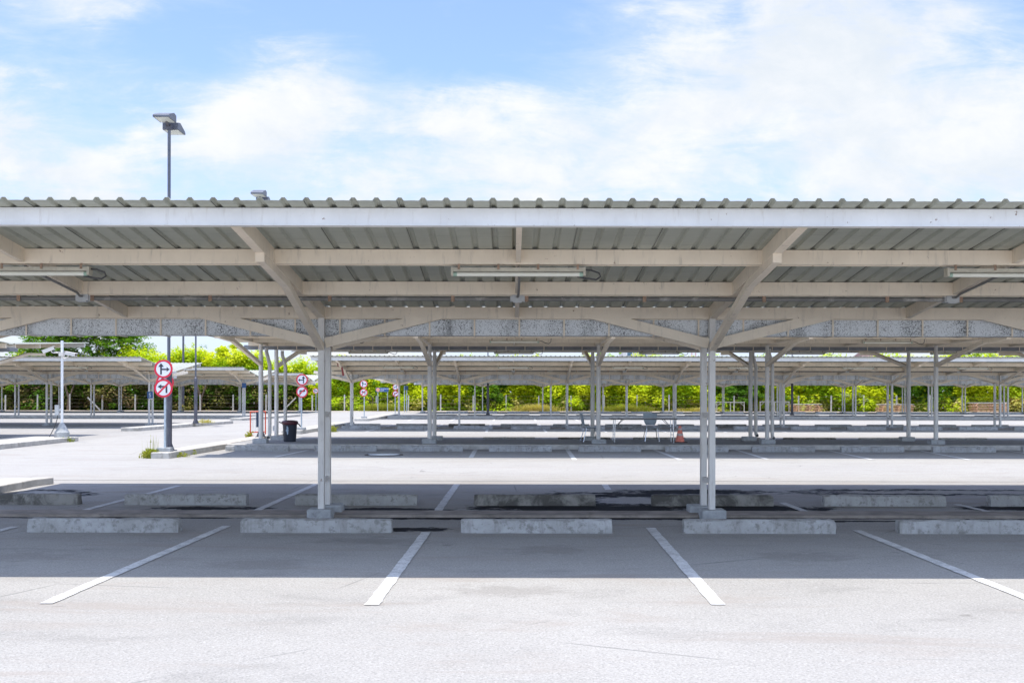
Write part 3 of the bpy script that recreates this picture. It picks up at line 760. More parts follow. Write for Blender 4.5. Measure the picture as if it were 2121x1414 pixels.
turn_sign('signs with ahead or left above no right turn, on the kerb end behind the bin', gx(624,40.2), 40.2, -1, (gz(787,40.2), gz(812,40.2)))
turn_sign('small distant ahead or right sign pair standing in the open left of the EXIT board', gx(754,59.5), 59.5, 1, (gz(795.5,59.5), gz(813,59.5)))
turn_sign('far ahead or left sign pair half behind a post, right of the EXIT board', gx(818,76), 76, -1, (gz(802,76), gz(815.5,76)), 0)
turn_sign('distant single round sign just left of the nearest left post, before the dark thicket', gx(654,84), 84, 1, (gz(810,84),), 0, (0,), False)

def text_part(name, body, size, parent, loc, mat, align='LEFT'):
    cu = bpy.data.curves.new(name, 'FONT'); cu.body = body; cu.size = size; cu.extrude = .001; cu.align_x = align
    cu.materials.append(mat); tmp = bpy.data.objects.new('tmp_text', cu); COL.objects.link(tmp)
    me = bpy.data.meshes.new_from_object(tmp.evaluated_get(bpy.context.evaluated_depsgraph_get())); bpy.data.objects.remove(tmp)
    me.transform(Matrix.Rotation(R(90), 4, 'X')); return ob(name, me, parent, loc)
t = thing('exit_board', 'small dark blue EXIT board with an orange disc on two posts before the hedge', 'sign board', (gx(791,90), 90, 0))
pw = 26*90/2100
pn = ob('panel', MB().box(-pw/2,pw/2,-.02,.02,gz(811.7,90),gz(803,90)).mesh('panel', M['signblue']), t)
zc = (gz(811.7,90)+gz(803,90))/2
n = 28; ob('orange_disc', MB().plate([(-.37+.17*math.cos(2*math.pi*k/n), zc+.17*math.sin(2*math.pi*k/n)) for k in range(n)], -.03, -.021).mesh('orange_disc', M['signorange']), pn)
text_part('lettering', 'INFORMATION', .115, pn, (-.14,-.024,zc+.035), M['signwhite2'])
text_part('lettering', 'EXIT', .16, pn, (-.14,-.024,zc-.13), M['signwhite2'])
for x in (gx(782,90)-gx(791,90), gx(802,90)-gx(791,90)):
    ob('leg', MB().tube([(x,.05,0),(x,.05,gz(805,90))], .035, 8).mesh('leg', M['galv'], True), t)
for k, (px, py, Y, lab) in enumerate([(314,819,49.5,'small blue and white bay sign on the end post across the driveway'),(507,799,66.6,'small blue bay sign high on a far left carport post')]):
    t = thing('bay_sign', lab, 'sign', (gx(px,Y), Y-.25, gz(py,Y)), 0, 'blue bay signs')
    ob('panel', MB().box(-.14,.14,-.008,.008,-.16,.16).box(-.02,.02,.0085,.2,-.03,.03).mesh('panel', M['signblue']), t)
    if k == 0: text_part('lettering', 'S', .26, t, (0,-.011,-.09), M['signwhite2'], 'CENTER')
t = thing('direction_board', 'narrow blue-green board seen edge-on on a post, right of the EXIT board', 'sign board', (gx(841,88), 88, 0), R(80))
ob('panel', MB().box(-.5,.5,-.02,.02,gz(808,88),gz(799,88)).mesh('panel', M['signblue']), t)
for x in (-.35,.35): ob('leg', MB().tube([(x,.06,0),(x,.06,gz(800,88))], .04, 8).mesh('leg', M['galv'], True), t)

# ------------------------------------------------------------------ camera pole
t = thing('camera_pole', 'white pole with two security cameras on a concrete cone, left kerb island', 'security camera', (gx(128,35)+.0, 33.2, .15)); Yp = 33.2
t.location.x = gx(128, Yp); zt_ = gz(707, Yp)-.15
ob('pole', MB().tube([(0,0,.35),(0,0,zt_)], .043, 12).mesh('pole', M['cctvpole'], True), t)
ob('cone_base', MB().lathe([(.23,0),(.23,.16),(.2,.2),(.075,.45),(.05,.47)], 20).mesh('cone_base', M['footing'], False), t)
def camera_unit(z, a, L, tilt, side):
    c = ob('security_camera', MB().bar((0,0,0),(L,0,-L*tilt),.105,.11).bar((-.03,0,.055),(L+.05,0,.055-L*tilt-.01),.125,.012).mesh('security_camera', M['cctv']), t, (side*.2, -.16, z), a)
    ob('lens', MB().tube([(L+.001,0,-L*tilt),(L+.006,0,-L*tilt)], .035, 12).mesh('lens', M['glass']), c)
    ob('bracket', MB().tube([(.1,0,-.06),(.06,0,-.15),(-.02*0,.0,-.17),(-.12,.02,-.16)], .016, 8).mesh('bracket', M['cctv'], True), c)
camera_unit(gz(722,Yp)-.15, R(200), .33, .45, -1)
camera_unit(gz(733,Yp)-.15, R(-20), .4, .16, 1)
ob('clamp', MB().box(-.07,.07,-.1,.05,gz(739,Yp)-.15,gz(731,Yp)-.15).box(-.22,-.05,-.1,-.05,gz(733,Yp)-.15,gz(730,Yp)-.15).box(.05,.22,-.1,-.05,gz(743,Yp)-.15,gz(741,Yp)-.15).mesh('clamp', M['cctv']), t)
bx = ob('switch_box', MB().box(-.22,-.1,-.05,.05,gz(861,Yp)-.15,gz(840,Yp)-.15).box(-.1,-.045,-.02,.02,gz(852,Yp)-.15,gz(848,Yp)-.15).mesh('switch_box', M['boxgrey']), t)
ob('cable', MB().tube([(-.13,-.02,gz(861,Yp)-.15),(-.14,-.03,gz(868,Yp)-.15),(-.2,-.08,.35),(-.32,-.2,.02)], .014, 6).mesh('cable', M['cable'], True), bx)

# ------------------------------------------------------------------ things on the walkway
WZ = .125
t = thing('waste_bin', 'black waste bin with dark red rim and pale smudge, beside the pipe posts', 'waste bin', (gx(600,31), 31.0, WZ))
bd = ob('body', MB().lathe([(.175,0),(.185,.01),(.215,.5),(.225,.56)], 28).mesh('body', M['bin'], True), t)
ob('liner', MB().lathe([(.226,.52),(.245,.55),(.25,.6),(.235,.625),(.2,.64),(.1,.655)], 28).mesh('liner', M['binrim'], True), t)
for sx in (-1, 1):
    ob('handle', MB().tube([(sx*.235,0,.56),(sx*.3,-.02,.53+(.06 if sx < 0 else -.02)),(sx*.33,-.03,.6 if sx < 0 else .46)], .018, 6).mesh('handle', M['bin'], True), t)
b = MB(); vs = []; fs = []
for j in range(9):
    z = .22+.26*j/8; r_ = .185+.03*(z-.01)/.49+.0025; hw = .20*math.sin(math.pi*(j+.6)/9.2)*(1+.25*math.sin(j*2.1))
    for k in range(6):
        a = -math.pi/2 - .16 + .04*math.sin(j*1.3) + hw*(k/5-.5)*2*.9; vs.append((r_*math.cos(a), r_*math.sin(a), z))
for j in range(8):
    for k in range(5): fs.append((j*6+k, j*6+k+1, j*6+k+7, j*6+k+6))
b.add(vs, fs); ob('smudge', b.mesh('smudge', M['chalk'], True), bd)

t = thing('folding_table', 'long pale folding table with dark edge on the raised walkway', 'table', (gx(1332,30.6), 30.65, WZ))
tw = 136*30.5/2100/2
tp = ob('tabletop', MB().box(-tw+.01,tw-.01,-.3,.3,.715,.738).mesh('tabletop', M['table']), t)
ob('edge_band', MB().box(-tw,tw,-.31,-.3005,.705,.739).box(-tw,tw,.3005,.31,.705,.739).box(-tw,-tw+.0095,-.3,.3,.705,.739).box(tw-.0095,tw,-.3,.3,.705,.739).mesh('edge_band', M['tableedge']), tp)
for sx in (-1, 1):
    lg = ob('leg_frame', MB().tube([(sx*(tw-.12),-.25,.714),(sx*(tw-.1),-.25,0)], .0125, 8).tube([(sx*(tw-.12),.25,.714),(sx*(tw-.1),.25,0)], .0125, 8)
        .tube([(sx*(tw-.11),-.25,.25),(sx*(tw-.11),.25,.25)], .01, 8).tube([(sx*(tw-.115),0,.43),(sx*(tw-.36),.0,.712)], .01, 8).tube([(sx*(tw-.113),-.25,.43),(sx*(tw-.113),.25,.43)], .01, 8)
        .tube([(sx*(tw-.115),.08,.43),(sx*(tw-.42),.08,.712)], .008, 8).mesh('leg_frame', M['chrome'], True), t)

def stack_chair(label, X, Y, rz):
    t = thing('stacking_chair', label, 'chair', (X, Y, WZ), rz, 'grey stacking chairs by the table')
    # seat faces local -y, backrest at +y
    b = MB(); vs = []; fs = []; nx, ny = 8, 8
    for j in range(ny+1):
        v_ = j/ny
        for i in range(nx+1):
            u_ = i/nx*2-1; hw = .21 - .03*v_
            vs.append((u_*hw, -.2+.38*v_, .44+.02*u_*u_ - .012*math.sin(math.pi*v_) - (.02*(1-v_*4)**2 if v_ < .25 else 0)))
    N = len(vs); vs += [(x, y, z-.012) for x, y, z in vs]
    for j in range(ny):
        for i in range(nx):
            a = j*(nx+1)+i; q = [a, a+1, a+nx+2, a+nx+1]; fs.append(tuple(q)); fs.append(tuple(N+x for x in reversed(q)))
    for j in range(ny):
        a = j*(nx+1); c_ = a+nx; fs += [(a, a+nx+1, N+a+nx+1, N+a), (c_+nx+1, c_, N+c_, N+c_+nx+1)]
    for i in range(nx):
        a = i; c_ = ny*(nx+1)+i; fs += [(a+1, a, N+a, N+a+1), (c_, c_+1, N+c_+1, N+c_)]
    ob('seat', cached('chseat', lambda: MB().add(vs, fs).mesh('seat', M['chair'], True)), t)
    def mk():
        b = MB(); vs = []; fs = []; nx, ny = 8, 9
        for j in range(ny+1):
            v_ = j/ny; hw = .215 if v_ > .55 else .125+.09*math.sqrt(max(0, v_/.55)); hw -= .03*max(0, v_-.9)*8*.3
            for i in range(nx+1):
                u_ = i/nx*2-1; vs.append((u_*hw, .2+.085*v_-.03*u_*u_+.03, .5+.37*v_))
        N = len(vs); vs += [(x, y+.012, z) for x, y, z in vs]
        for j in range(ny):
            for i in range(nx):
                a = j*(nx+1)+i; q = [a, a+1, a+nx+2, a+nx+1]; fs.append(tuple(q)); fs.append(tuple(N+x for x in reversed(q)))
        for j in range(ny):
            a = j*(nx+1); c_ = a+nx; fs += [(a, a+nx+1, N+a+nx+1, N+a), (c_+nx+1, c_, N+c_, N+c_+nx+1)]
        for i in range(nx):
            a = i; c_ = ny*(nx+1)+i; fs += [(a+1, a, N+a, N+a+1), (c_, c_+1, N+c_+1, N+c_)]
        return MB().add(vs, fs).mesh('backrest', M['chair'], True)
    ob('backrest', cached('chback', mk), t)
    for sx in (-1, 1):
        ob('front_leg', cached(('chl', sx), lambda: MB().tube([(sx*.16,-.17,.425),(sx*.225,-.24,0)], .012, 8).mesh('leg', M['chrome'], True)), t)
        ob('rear_leg', cached(('chr', sx), lambda: MB().tube([(sx*.16,.15,.425),(sx*.225,.26,0)], .012, 8).mesh('leg', M['chrome'], True)), t)
        ob('back_frame', cached(('chb', sx), lambda: MB().tube([(sx*.15,-.16,.424),(sx*.15,.17,.424),(sx*.12,.238,.46),(sx*.115,.252,.56)], .01, 8).mesh('back_frame', M['chrome'], True)), t)
stack_chair('grey stacking chair standing behind the folding table', gx(1349,31.5), 31.55, 0)
stack_chair('grey stacking chair seen side-on left of the pipe posts by the table', gx(1222,31.3), 31.3, R(98))

t = thing('traffic_cone', 'faded orange-red cone with pale bands at the right end of the table', 'traffic cone', (gx(1408,31), 31.0, WZ))
ob('base', MB().slab([(-.2,-.2),(.2,-.2),(.2,.2),(-.2,.2)], 0, .022).mesh('base', M['rubber']), t)
cp = [(.155,.022),(.135,.05)]; 
def cr(z): return .135-.1*(z-.05)/.46
ob('cone', MB().lathe([(.15,.022),(cr(.05),.05),(cr(.2),.2),(cr(.27),.27),(cr(.40),.40),(cr(.505),.505)], 24).mesh('cone', M['conered'], True), t)
for z0_, z1_ in ((.2,.27),(.375,.43)):
    ob('band', MB().lathe([(cr(z0_)+.003,z0_),(cr(z1_)+.003,z1_)], 24).mesh('band', M['conewhite'], True), t)

Yb = 36.6
t = thing('crowd_barrier', 'orange steel barrier with white bars and a navy panel, behind the left pipe post', 'barrier', (gx(534,Yb), Yb, 0), R(57))
b = MB()
for x in (-.36,.36): b.tube([(x,0,0),(x,0,.95)], .022, 8)
b.tube([(-.36,0,.94),(.36,0,.94)], .02, 8).tube([(-.36,0,.2),(.36,0,.2)], .02, 8)
ob('frame', b.mesh('frame', M['barrier'], True), t)
for k in range(8):
    x = -.28+.08*k; ob('bar', cached('bbar', lambda: MB().tube([(0,0,.22),(0,0,.92)], .009, 6).mesh('bar', M['barrierwhite'], True)), t, (x,0,0))
ob('panel', MB().box(-.1,.06,-.03,-.012,.38,.9).mesh('panel', M['navy']), t)
for x in (-.36,.36): ob('foot', MB().tube([(x,-.25,.015),(x,0,.1),(x,.25,.015)], .02, 8).mesh('foot', M['barrier'], True), t)

t = thing('conduit_riser', 'thin grey cable conduit with a switch box beside the rear left pipe post', 'conduit', (gx(569,32.3), 32.3, WZ))
ob('pipe', MB().tube([(-.04,-.02,0),(0,0,.12),(0,0,2.98)], .018, 8).mesh('pipe', M['conduit'], True), t)
ob('switch_box', MB().box(-.055,.055,-.06,.0,.28,.44).mesh('switch_box', M['boxgrey']), t)
ob('cover', MB().box(-.02,.02,-.05,.0,1.5,1.85).mesh('cover', M['conduit']), t)
t = thing('red_box', 'small red box with a hanging red strip on the far carport\'s left knee brace', 'box', (gx(703,44.2), 44.2, gz(755,44.2)))
ob('box_body', MB().box(-.09,.09,-.06,.02,-.1,.1).mesh('box_body', M['redbox']), t)
ob('strip', MB().bar((.1,-.02,-.12),(.16,.0,-.5),.08,.02,0,(0,1,0)).mesh('strip', M['redbox']), t)

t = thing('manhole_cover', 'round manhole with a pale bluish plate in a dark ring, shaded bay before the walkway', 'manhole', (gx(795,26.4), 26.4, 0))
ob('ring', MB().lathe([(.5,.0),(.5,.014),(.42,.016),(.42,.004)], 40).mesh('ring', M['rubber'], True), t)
M['plate'] = mat_plain('sky_toned_plate', (.62,.7,.76), .25, var=.06, scale=8)  # bright sky tone put into the plate's colour, in place of reflecting water
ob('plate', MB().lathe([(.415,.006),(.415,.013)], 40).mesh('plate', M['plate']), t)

# ------------------------------------------------------------------ along the hedge
def timber(label, X, w, rows, lean):
    r = random.Random(int(X*10)); Y = 91.2
    t = thing('plank_stack', label, 'plank stack', (X, Y, 0), 0, 'stacks of planks in front of the hedge')
    z = .06
    for k in range(rows):
        b = MB(); dx = r.uniform(-.08,.08)+lean*k*.05; last = k >= rows-1
        y = -.45
        while y < .42:
            j = r.uniform(-.05,.05); b.box(-w/2+dx+j, w/2+dx+j, y, y+.13, z, z+.07); y += .15
        ob('plank_layer', b.mesh('plank_layer', M['plankgrey'] if last else M['planks']), t)
        if not last:
            for x in (-w*.38, w*.08, w*.4): ob('spacer', MB().box(x-.06+dx, x+.06+dx, -.47, .45, z+.071, z+.149).mesh('spacer', M['planks']), t)
        z += .15
    for x in (-w*.4, w*.4): ob('bearer', MB().box(x-.05, x+.05, -.4, .4, 0, .058).mesh('bearer', M['plankgrey']), t)
timber('stack of orange planks right beside the black lamp post', 26.4, 2.6, 5, 0)
timber('middle stack of reddish planks, leaning slightly, behind the far posts', 34.4, 3.1, 5, .4)
timber('rightmost stack of planks with a thick grey weathered top', 42.9, 3.2, 6, -.3)
for px0, px1, py, lab in [(1483,1542,831,'left one of two thin steel trestle frames before the dark shrubs'),(1573,1635,830,'right one of two thin steel trestle frames before the dark shrubs')]:
    Y = 91.3; t = thing('trestle_frame', lab, 'trestle', (gx((px0+px1)/2,Y), Y, 0), 0, 'steel trestle frames'); h = gz(py,Y); w2 = (gx(px1,Y)-gx(px0,Y))/2
    ob('top_rail', MB().box(-w2,w2,-.04,.04,h-.08,h).mesh('top_rail', M['concpost']), t)
    for x in (-w2+.05, 0, w2-.05): ob('leg', MB().box(x-.035,x+.035,-.035,.035,0,h-.081).mesh('leg', M['concpost']), t)
    ob('brace', MB().bar((-w2+.05,0,h-.4),(-w2+.4,0,h-.09),.04,.04).bar((w2-.05,0,h-.4),(w2-.4,0,h-.09),.04,.04).mesh('brace', M['concpost']), t)
def fence(label, x0, x1, Y, name):
    t = thing('wire_fence', label, 'fence', ((x0+x1)/2, Y, 0)); xc = (x0+x1)/2; x = x0; r = random.Random(3)
    while x <= x1+.01:
        h = 1.42+r.uniform(-.06,.08); l = r.uniform(-.02,.02)
        ob('fence_post', MB().bar((0,0,0),(l,0,h),.11,.11).bar((l,0,h),(l*1.1,-.0,h+.05),.07,.07).mesh('fence_post', M['concpost']), t, (x-xc,0,0)); x += 2.95+r.uniform(-.06,.06)
    b = MB()
    for z in (.35,.7,1.05,1.35): b.tube([(x0-xc,-.06,z),(x1-xc,-.06,z)], .0028, 4)
    ob('wire', b.mesh('wire', M['wire']), t)
fence('concrete-post wire fence along the bright hedge on the right', -18.2, 49.6, 92.4, 0)
fence('concrete-post wire fence along the dark thicket on the left', -52, -21.5, 92.4, 0)
for px, d in ((181, 1), (612, -1)):
    Y = 92.1; t = thing('fence_strut', 'leaning concrete strut %s the thicket fence' % ('propped right against a post of' if d > 0 else 'propped left against the right end of'), 'strut', (gx(px,Y), Y, 0), 0, 'leaning fence struts')
    ob('strut', MB().bar((d*1.15,0,.03),(0,0,1.2),.1,.1).mesh('strut', M['concpost']), t)

# ------------------------------------------------------------------ foliage
def leaf_mesh(name, pts, mat, mats=None):
    """pts: (centre, normal, size, aspect[, matindex]) -> one folded leaf each"""
    r = random.Random(len(pts)); vs = []; fs = []; mi = []
    for e in pts:
        c, n, sz, asp = e[:4]
        n = n.normalized() if n.length > 1e-4 else Vector((0,0,1))
        a = Vector((r.uniform(-1,1), r.uniform(-1,1), r.uniform(-1,1))); a = (a - n*a.dot(n))
        if a.length < 1e-3: a = n.orthogonal()
        a.normalize(); b = n.cross(a)
        if len(e) > 5: a = e[5]; b = n.cross(a); b = b.normalized() if b.length > 1e-4 else n.orthogonal().normalized()
        l = sz*.5; w_ = sz*.5*asp; o = len(vs)
        vs += [tuple(c - a*l), tuple(c + b*w_ - n*w_*.25), tuple(c + a*l - n*l*.15), tuple(c - b*w_ - n*w_*.25)]
        fs.append((o, o+1, o+2, o+3)); mi.append(e[4] if len(e) > 4 else 0)
    me = bpy.data.meshes.new(name); me.from_pydata(vs, [], fs)
    for m_ in (mats or [mat]): me.materials.append(m_)
    me.polygons.foreach_set('material_index', mi); me.update(); return me
def rv(r): 
    while True:
        v_ = Vector((r.uniform(-1,1), r.uniform(-1,1), r.uniform(-1,1)))
        if .05 < v_.length < 1: return v_.normalized()
def clump(r, c, rad, n, sz, mi=0, asp=.55, out=None, flat=1.0, up=1.7):
    out = [] if out is None else out
    for _ in range(n):
        d = rv(r); k = r.uniform(.55, 1.08); p = Vector(c) + Vector((d.x*rad*k, d.y*rad*k, d.z*rad*k*flat))
        nn = d*.8 + rv(r)*.7 + Vector((0,-.12,up)); out.append((p, nn, sz*r.uniform(.6,1.35), asp*r.uniform(.7,1.3), mi))
    return out
def trunk_mesh(r, h, r0, spread, n=5):
    b = MB(); pts = [(0,0,-.1)]; x = y = 0
    for i in range(1, 6): x += r.uniform(-.12,.12)*h*.12; y += r.uniform(-.1,.1)*h*.1; pts.append((x, y, h*.55*i/5))
    b.tube(pts, [r0*(1-.09*i) for i in range(6)], 8)
    for k in range(n):
        a = 2*math.pi*k/n + r.uniform(-.4,.4); z0_ = pts[3+k % 3]; L = spread*r.uniform(.6,1)
        q1 = (z0_[0]+math.cos(a)*L*.4, z0_[1]+math.sin(a)*L*.4, z0_[2]+h*.16); q2 = (z0_[0]+math.cos(a)*L, z0_[1]+math.sin(a)*L, min(h*.92, z0_[2]+h*.36))
        b.tube([z0_, q1, q2], [r0*.5, r0*.33, r0*.12], 6)
    return b.mesh('trunk', M['bark'], True)
def tree(name, label, cat, X, Y, crown, h, mat, leaf=.3, per=110, seed=1, r0=.16, spread=2.2, group=None, asp=.5, trunk=True):
    """crown: list of (dx, dz, radius, flat) clumps spread in depth"""
    r = random.Random(seed); t = thing(name, label, cat, (X, Y, 0), 0, group); pts = []
    for (dx, z, rad, fl) in crown:
        m_ = max(3, int(rad*rad*6))
        for k in range(m_):
            d = rv(r); q_ = r.uniform(.25, 1)
            c = (dx+d.x*rad*q_, r.uniform(-.8,.8)*min(rad, 1.6)+d.y*rad*.4, z+d.z*rad*q_*fl); rr_ = r.uniform(.28,.52)*min(1.0, rad*.8)
            clump(r, c, rr_, int(per*rr_*rr_*5), leaf, 0, asp, pts, .75)
    ob('crown', leaf_mesh('crown', pts, mat), t)
    if trunk: ob('trunk', trunk_mesh(r, h, r0, spread), t)
    return t
def feathery(label, X, Y, W, z0, z1, seed):
    """a broad spreading crown of drooping feathery sprays with gaps of sky"""
    r = random.Random(seed); t = thing('feathery_tree', label, 'tree', (X, Y, 0)); pts = []; b = MB()
    ob('trunk', trunk_mesh(r, z0+2.0, .3, W*.4, 7), t)
    for k in range(760):
        a = r.uniform(0, 2*math.pi); q_ = math.sqrt(r.random()); z = z0 + (z1-z0)*r.random()**.8
        prof = math.sin(math.pi*min(1, max(.12, .22+.68*(z-z0)/(z1-z0))))**.6
        x = math.cos(a)*q_*W*.5*prof; y = math.sin(a)*q_*W*.36*prof
        d = Vector((x*.9+r.uniform(-1.4,1.4), y*.8+r.uniform(-1,1), r.uniform(.1,1.9))).normalized(); L = r.uniform(.9,2.1)
        p = Vector((x, y, z)); prev = p; sd = d.cross(Vector((0,0,1))); sd = sd.normalized() if sd.length > .01 else Vector((1,0,0))
        b.tube([p-d*.6, p+d*L*.7], [.02,.007], 4)
        for i in range(34):
            s_ = i/34*L; c = p + d*s_ + Vector((0,0,-.2*s_*s_)) + rv(r)*.1*(1+.5*s_); side = 1 if i % 2 else -1
            ax = (sd*side + d*.7 + rv(r)*.35).normalized(); n_ = (Vector((0,0,1)) + rv(r)*.7).normalized(); ax = (ax - n_*ax.dot(n_)).normalized()
            pts.append((c + ax*.14, n_, .36*r.uniform(.7,1.25), .36, 0, ax))
    ob('branches', b.mesh('branches', M['bark']), t)
    ob('crown', leaf_mesh('crown', pts, M['leafmid']), t)
    return t
feathery('tall feathery green tree rising above the left carport roof', gx(172,98), 98, 11.2, 3.6, 8.9, 5)

def hedge(label, x0, x1, prof, seed, mats, low, dens=1.0):
    """mass of bushes: prof(x)=height; low(r,x,z) picks the material slot"""
    r = random.Random(seed); pts = []
    x = x0
    N = int((x1-x0)*20*dens)
    for k in range(N):
        x = r.uniform(x0, x1); H = prof(x); q_ = r.random()
        if q_ < .68: z = H*r.random()**.85; y = 93.7 + 1.2*(z/H)**2 + r.uniform(-.6,.9)+.7*math.sin(x*.9+z*.7)+.3*math.sin(x*2.3-z*1.9)
        else: z = H*r.uniform(.86,1.0); y = 94.2 + r.random()*4.5
        z = min(z, H-.15); rad = r.uniform(.35,.95); mi = low(r, x, z/H)
        clump(r, (x, y, max(.25, z)), rad, int(130*rad*rad+25), (.23,.23,.23,.26)[mi], mi, .62, pts, .8)
    for k in range(int((x1-x0)*6)):       # loose sprigs on the skyline
        x = r.uniform(x0, x1); H = prof(x); c = Vector((x, 94.5+r.random()*2, H+r.uniform(-.2,.15))); 
        for i in range(9): pts.append((c + Vector((r.uniform(-.15,.15), r.uniform(-.15,.15), i*.06)), rv(r)+Vector((0,0,.4)), .19, .5, low(r, x, 1)))
    for k in range(int((x1-x0)*900)):     # inner leaves
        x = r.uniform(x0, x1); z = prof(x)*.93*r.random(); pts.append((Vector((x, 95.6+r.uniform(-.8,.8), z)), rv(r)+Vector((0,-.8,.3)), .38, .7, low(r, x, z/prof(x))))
    o = ob('hedge', leaf_mesh('hedge', pts, None, mats)); tag(o, label, 'hedge', None, 'stuff')
    b = MB()
    # woody dark core so that no daylight shows through low down
    x = x0
    while x < x1:
        hx = prof(x)*.8; b.tube([(x,95.6,0),(x+r.uniform(-.3,.3),95.7,hx*.6),(x+r.uniform(-.6,.6),95.6,hx)], [.06,.04,.015], 5); x += .55
    st = tag(ob('hedge_stems', b.mesh('hedge_stems', M['bark'])), 'thin woody stems inside the %s' % ('bright hedge on the right' if x0 > -25 else 'dark thicket on the left'), 'stems', None, 'stuff')
    return o
def interp(tab):
    def f(x):
        for (a, ha), (b_, hb) in zip(tab[:-1], tab[1:]):
            if a <= x <= b_: return ha + (hb-ha)*(x-a)/(b_-a)
        return tab[0][1] if x < tab[0][0] else tab[-1][1]
    return f
hr0 = interp([(-20,4.4),(-15,4.0),(-10,3.8),(-5,4.2),(0,4.4),(6,4.3),(12,4.6),(20,4.3),(30,4.6),(40,4.9),(60,4.8)])
hr = lambda x: hr0(x) + .4*math.sin(x*1.1) + .3*math.sin(x*2.7+1) + .2*math.sin(x*6.1)
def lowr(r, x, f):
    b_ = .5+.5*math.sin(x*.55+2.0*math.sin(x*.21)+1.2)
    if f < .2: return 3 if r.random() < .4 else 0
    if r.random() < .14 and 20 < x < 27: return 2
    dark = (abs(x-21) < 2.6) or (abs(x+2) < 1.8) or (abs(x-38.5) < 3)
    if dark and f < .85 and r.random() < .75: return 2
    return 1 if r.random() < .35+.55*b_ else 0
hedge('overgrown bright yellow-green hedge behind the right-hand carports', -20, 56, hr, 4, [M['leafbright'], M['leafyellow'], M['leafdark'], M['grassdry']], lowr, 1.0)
hl0 = interp([(-56,4.3),(-46,4.5),(-42,4.3),(-36,5.1),(-31,5.3),(-29,5.0),(-25,5.1),(-23,4.7),(-20,4.2),(-17,4.3)])
hl = lambda x: hl0(x) + .35*math.sin(x*1.2) + .3*math.sin(x*3.1) + .2*math.sin(x*6.7)
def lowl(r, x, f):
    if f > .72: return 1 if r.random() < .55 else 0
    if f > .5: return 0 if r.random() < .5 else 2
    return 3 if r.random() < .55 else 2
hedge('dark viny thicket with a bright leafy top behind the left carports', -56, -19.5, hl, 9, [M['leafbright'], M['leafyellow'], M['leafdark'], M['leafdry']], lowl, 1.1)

TG = 'trees and shrubs rising from the hedge'
tree('leafy_tree', 'bright bushy tree right of the T-topped lamp post, above the left carports', 'tree', gx(470,97), 97, [(-1.6,4.9,1.3,.9),(0,5.5,1.5,.8),(1.3,5.0,1.2,.9),(-.3,4.2,1.6,.8),(.6,5.9,.9,.7)], 5.5, M['leafyellow'], .26, 120, 3, group=TG)
tree('leafy_tree', 'small dark-leaved airy tree top just right of the T-topped lamp post', 'tree', gx(405,99), 99, [(0,5.6,.9,.8),(.5,6.2,.6,.8),(-.5,5.2,.8,.9)], 6.0, M['leafmid'], .2, 60, 4, group=TG)
tree('leafy_tree', 'green tree top above the roof left of the distant apartment house', 'tree', gx(1262,96), 96, [(0,4.6,1.1,.9),(.5,5.3,.7,.8),(-.7,5.2,.8,.8)], 5.2, M['leafbright'], .24, 110, 6, group=TG)
tree('leafy_tree', 'sparse green tree top right of the distant apartment house', 'tree', gx(1398,96), 96, [(-.7,4.9,.7,.8),(.5,5.1,.8,.8),(0,4.3,1.1,.9)], 5.2, M['leafbright'], .24, 75, 7, group=TG)
tree('leafy_tree', 'broad green tree above the roof at the right edge', 'tree', gx(2010,97), 97, [(-1.8,4.8,1.3,.8),(0,5.2,1.3,.8),(1.6,5.0,1.2,.8),(3.4,4.6,1.0,.8)], 5.4, M['leafbright'], .26, 120, 8, group=TG)
tree('leafy_tree', 'small bright treetop peeking above the roof beside the thin black lamp pole', 'tree', gx(1026,96), 96, [(0,4.8,.6,.9),(.1,5.4,.45,.8)], 5.2, M['leafbright'], .22, 110, 10, group=TG)
tree('leafy_tree', 'wispy leaning sprig above the roof left of the thin black lamp pole', 'tree', gx(968,96), 96, [(-.2,4.9,.3,1.2),(.2,4.6,.35,1.0)], 5.0, M['leafmid'], .2, 70, 11, group=TG)
tree('shrub', 'dense dark green shrub behind the black lamp post at centre', 'shrub', gx(1025,92.9), 92.9, [(0,1.2,1.1,.9),(-.6,2.2,.9,.9),(.7,1.0,.8,.8),(.2,2.9,.8,.8)], 2.4, M['leafdark'], .22, 130, 12, r0=.07, group=TG)
tree('shrub', 'dark green shrub behind the steel trestle frames', 'shrub', gx(1535,92.9), 93.2, [(0,1.3,1.2,.9),(-1.2,2.2,1.0,.9),(1.1,1.6,1.0,.9),(.2,2.9,.9,.8)], 2.4, M['leafdark'], .22, 120, 13, r0=.07, group=TG)
tree('shrub', 'silvery pale-leaved shrub between the first two plank stacks', 'shrub', gx(1775,92), 92.6, [(-.5,1.4,.8,.8),(.5,1.1,.8,.8),(.1,2.0,.6,.8)], 1.6, M['leafsilver'], .2, 110, 14, r0=.05, group=TG)
tree('shrub', 'dead orange-brown shrub right of the last plank stack', 'shrub', gx(2105,92), 92.6, [(-.3,1.0,.7,.7),(.6,1.2,.7,.7)], 1.2, M['leaforange'], .2, 90, 15, r0=.05, group=TG)
tree('shrub', 'small dead orange shrub beside the black lamp post left of the plank stack', 'shrub', gx(1650,92.5), 93.0, [(0,1.5,.5,.8)], 1.2, M['leaforange'], .18, 80, 16, r0=.04, group=TG)
tree('shrub', 'dead orange-brown shrub near the left end of the EXIT board fence', 'shrub', gx(712,92.5), 92.9, [(-.3,.8,.6,.7),(.4,1.1,.6,.7)], 1.2, M['leafdry'], .2, 90, 17, r0=.04, group=TG)
tree('shrub', 'dark green palm-like shrub left of the EXIT board', 'shrub', gx(770,92.7), 92.9, [(0,1.6,.7,1.1),(.2,2.5,.5,.9)], 2.2, M['leafdark'], .3, 100, 18, r0=.06, group=TG, asp=.3)
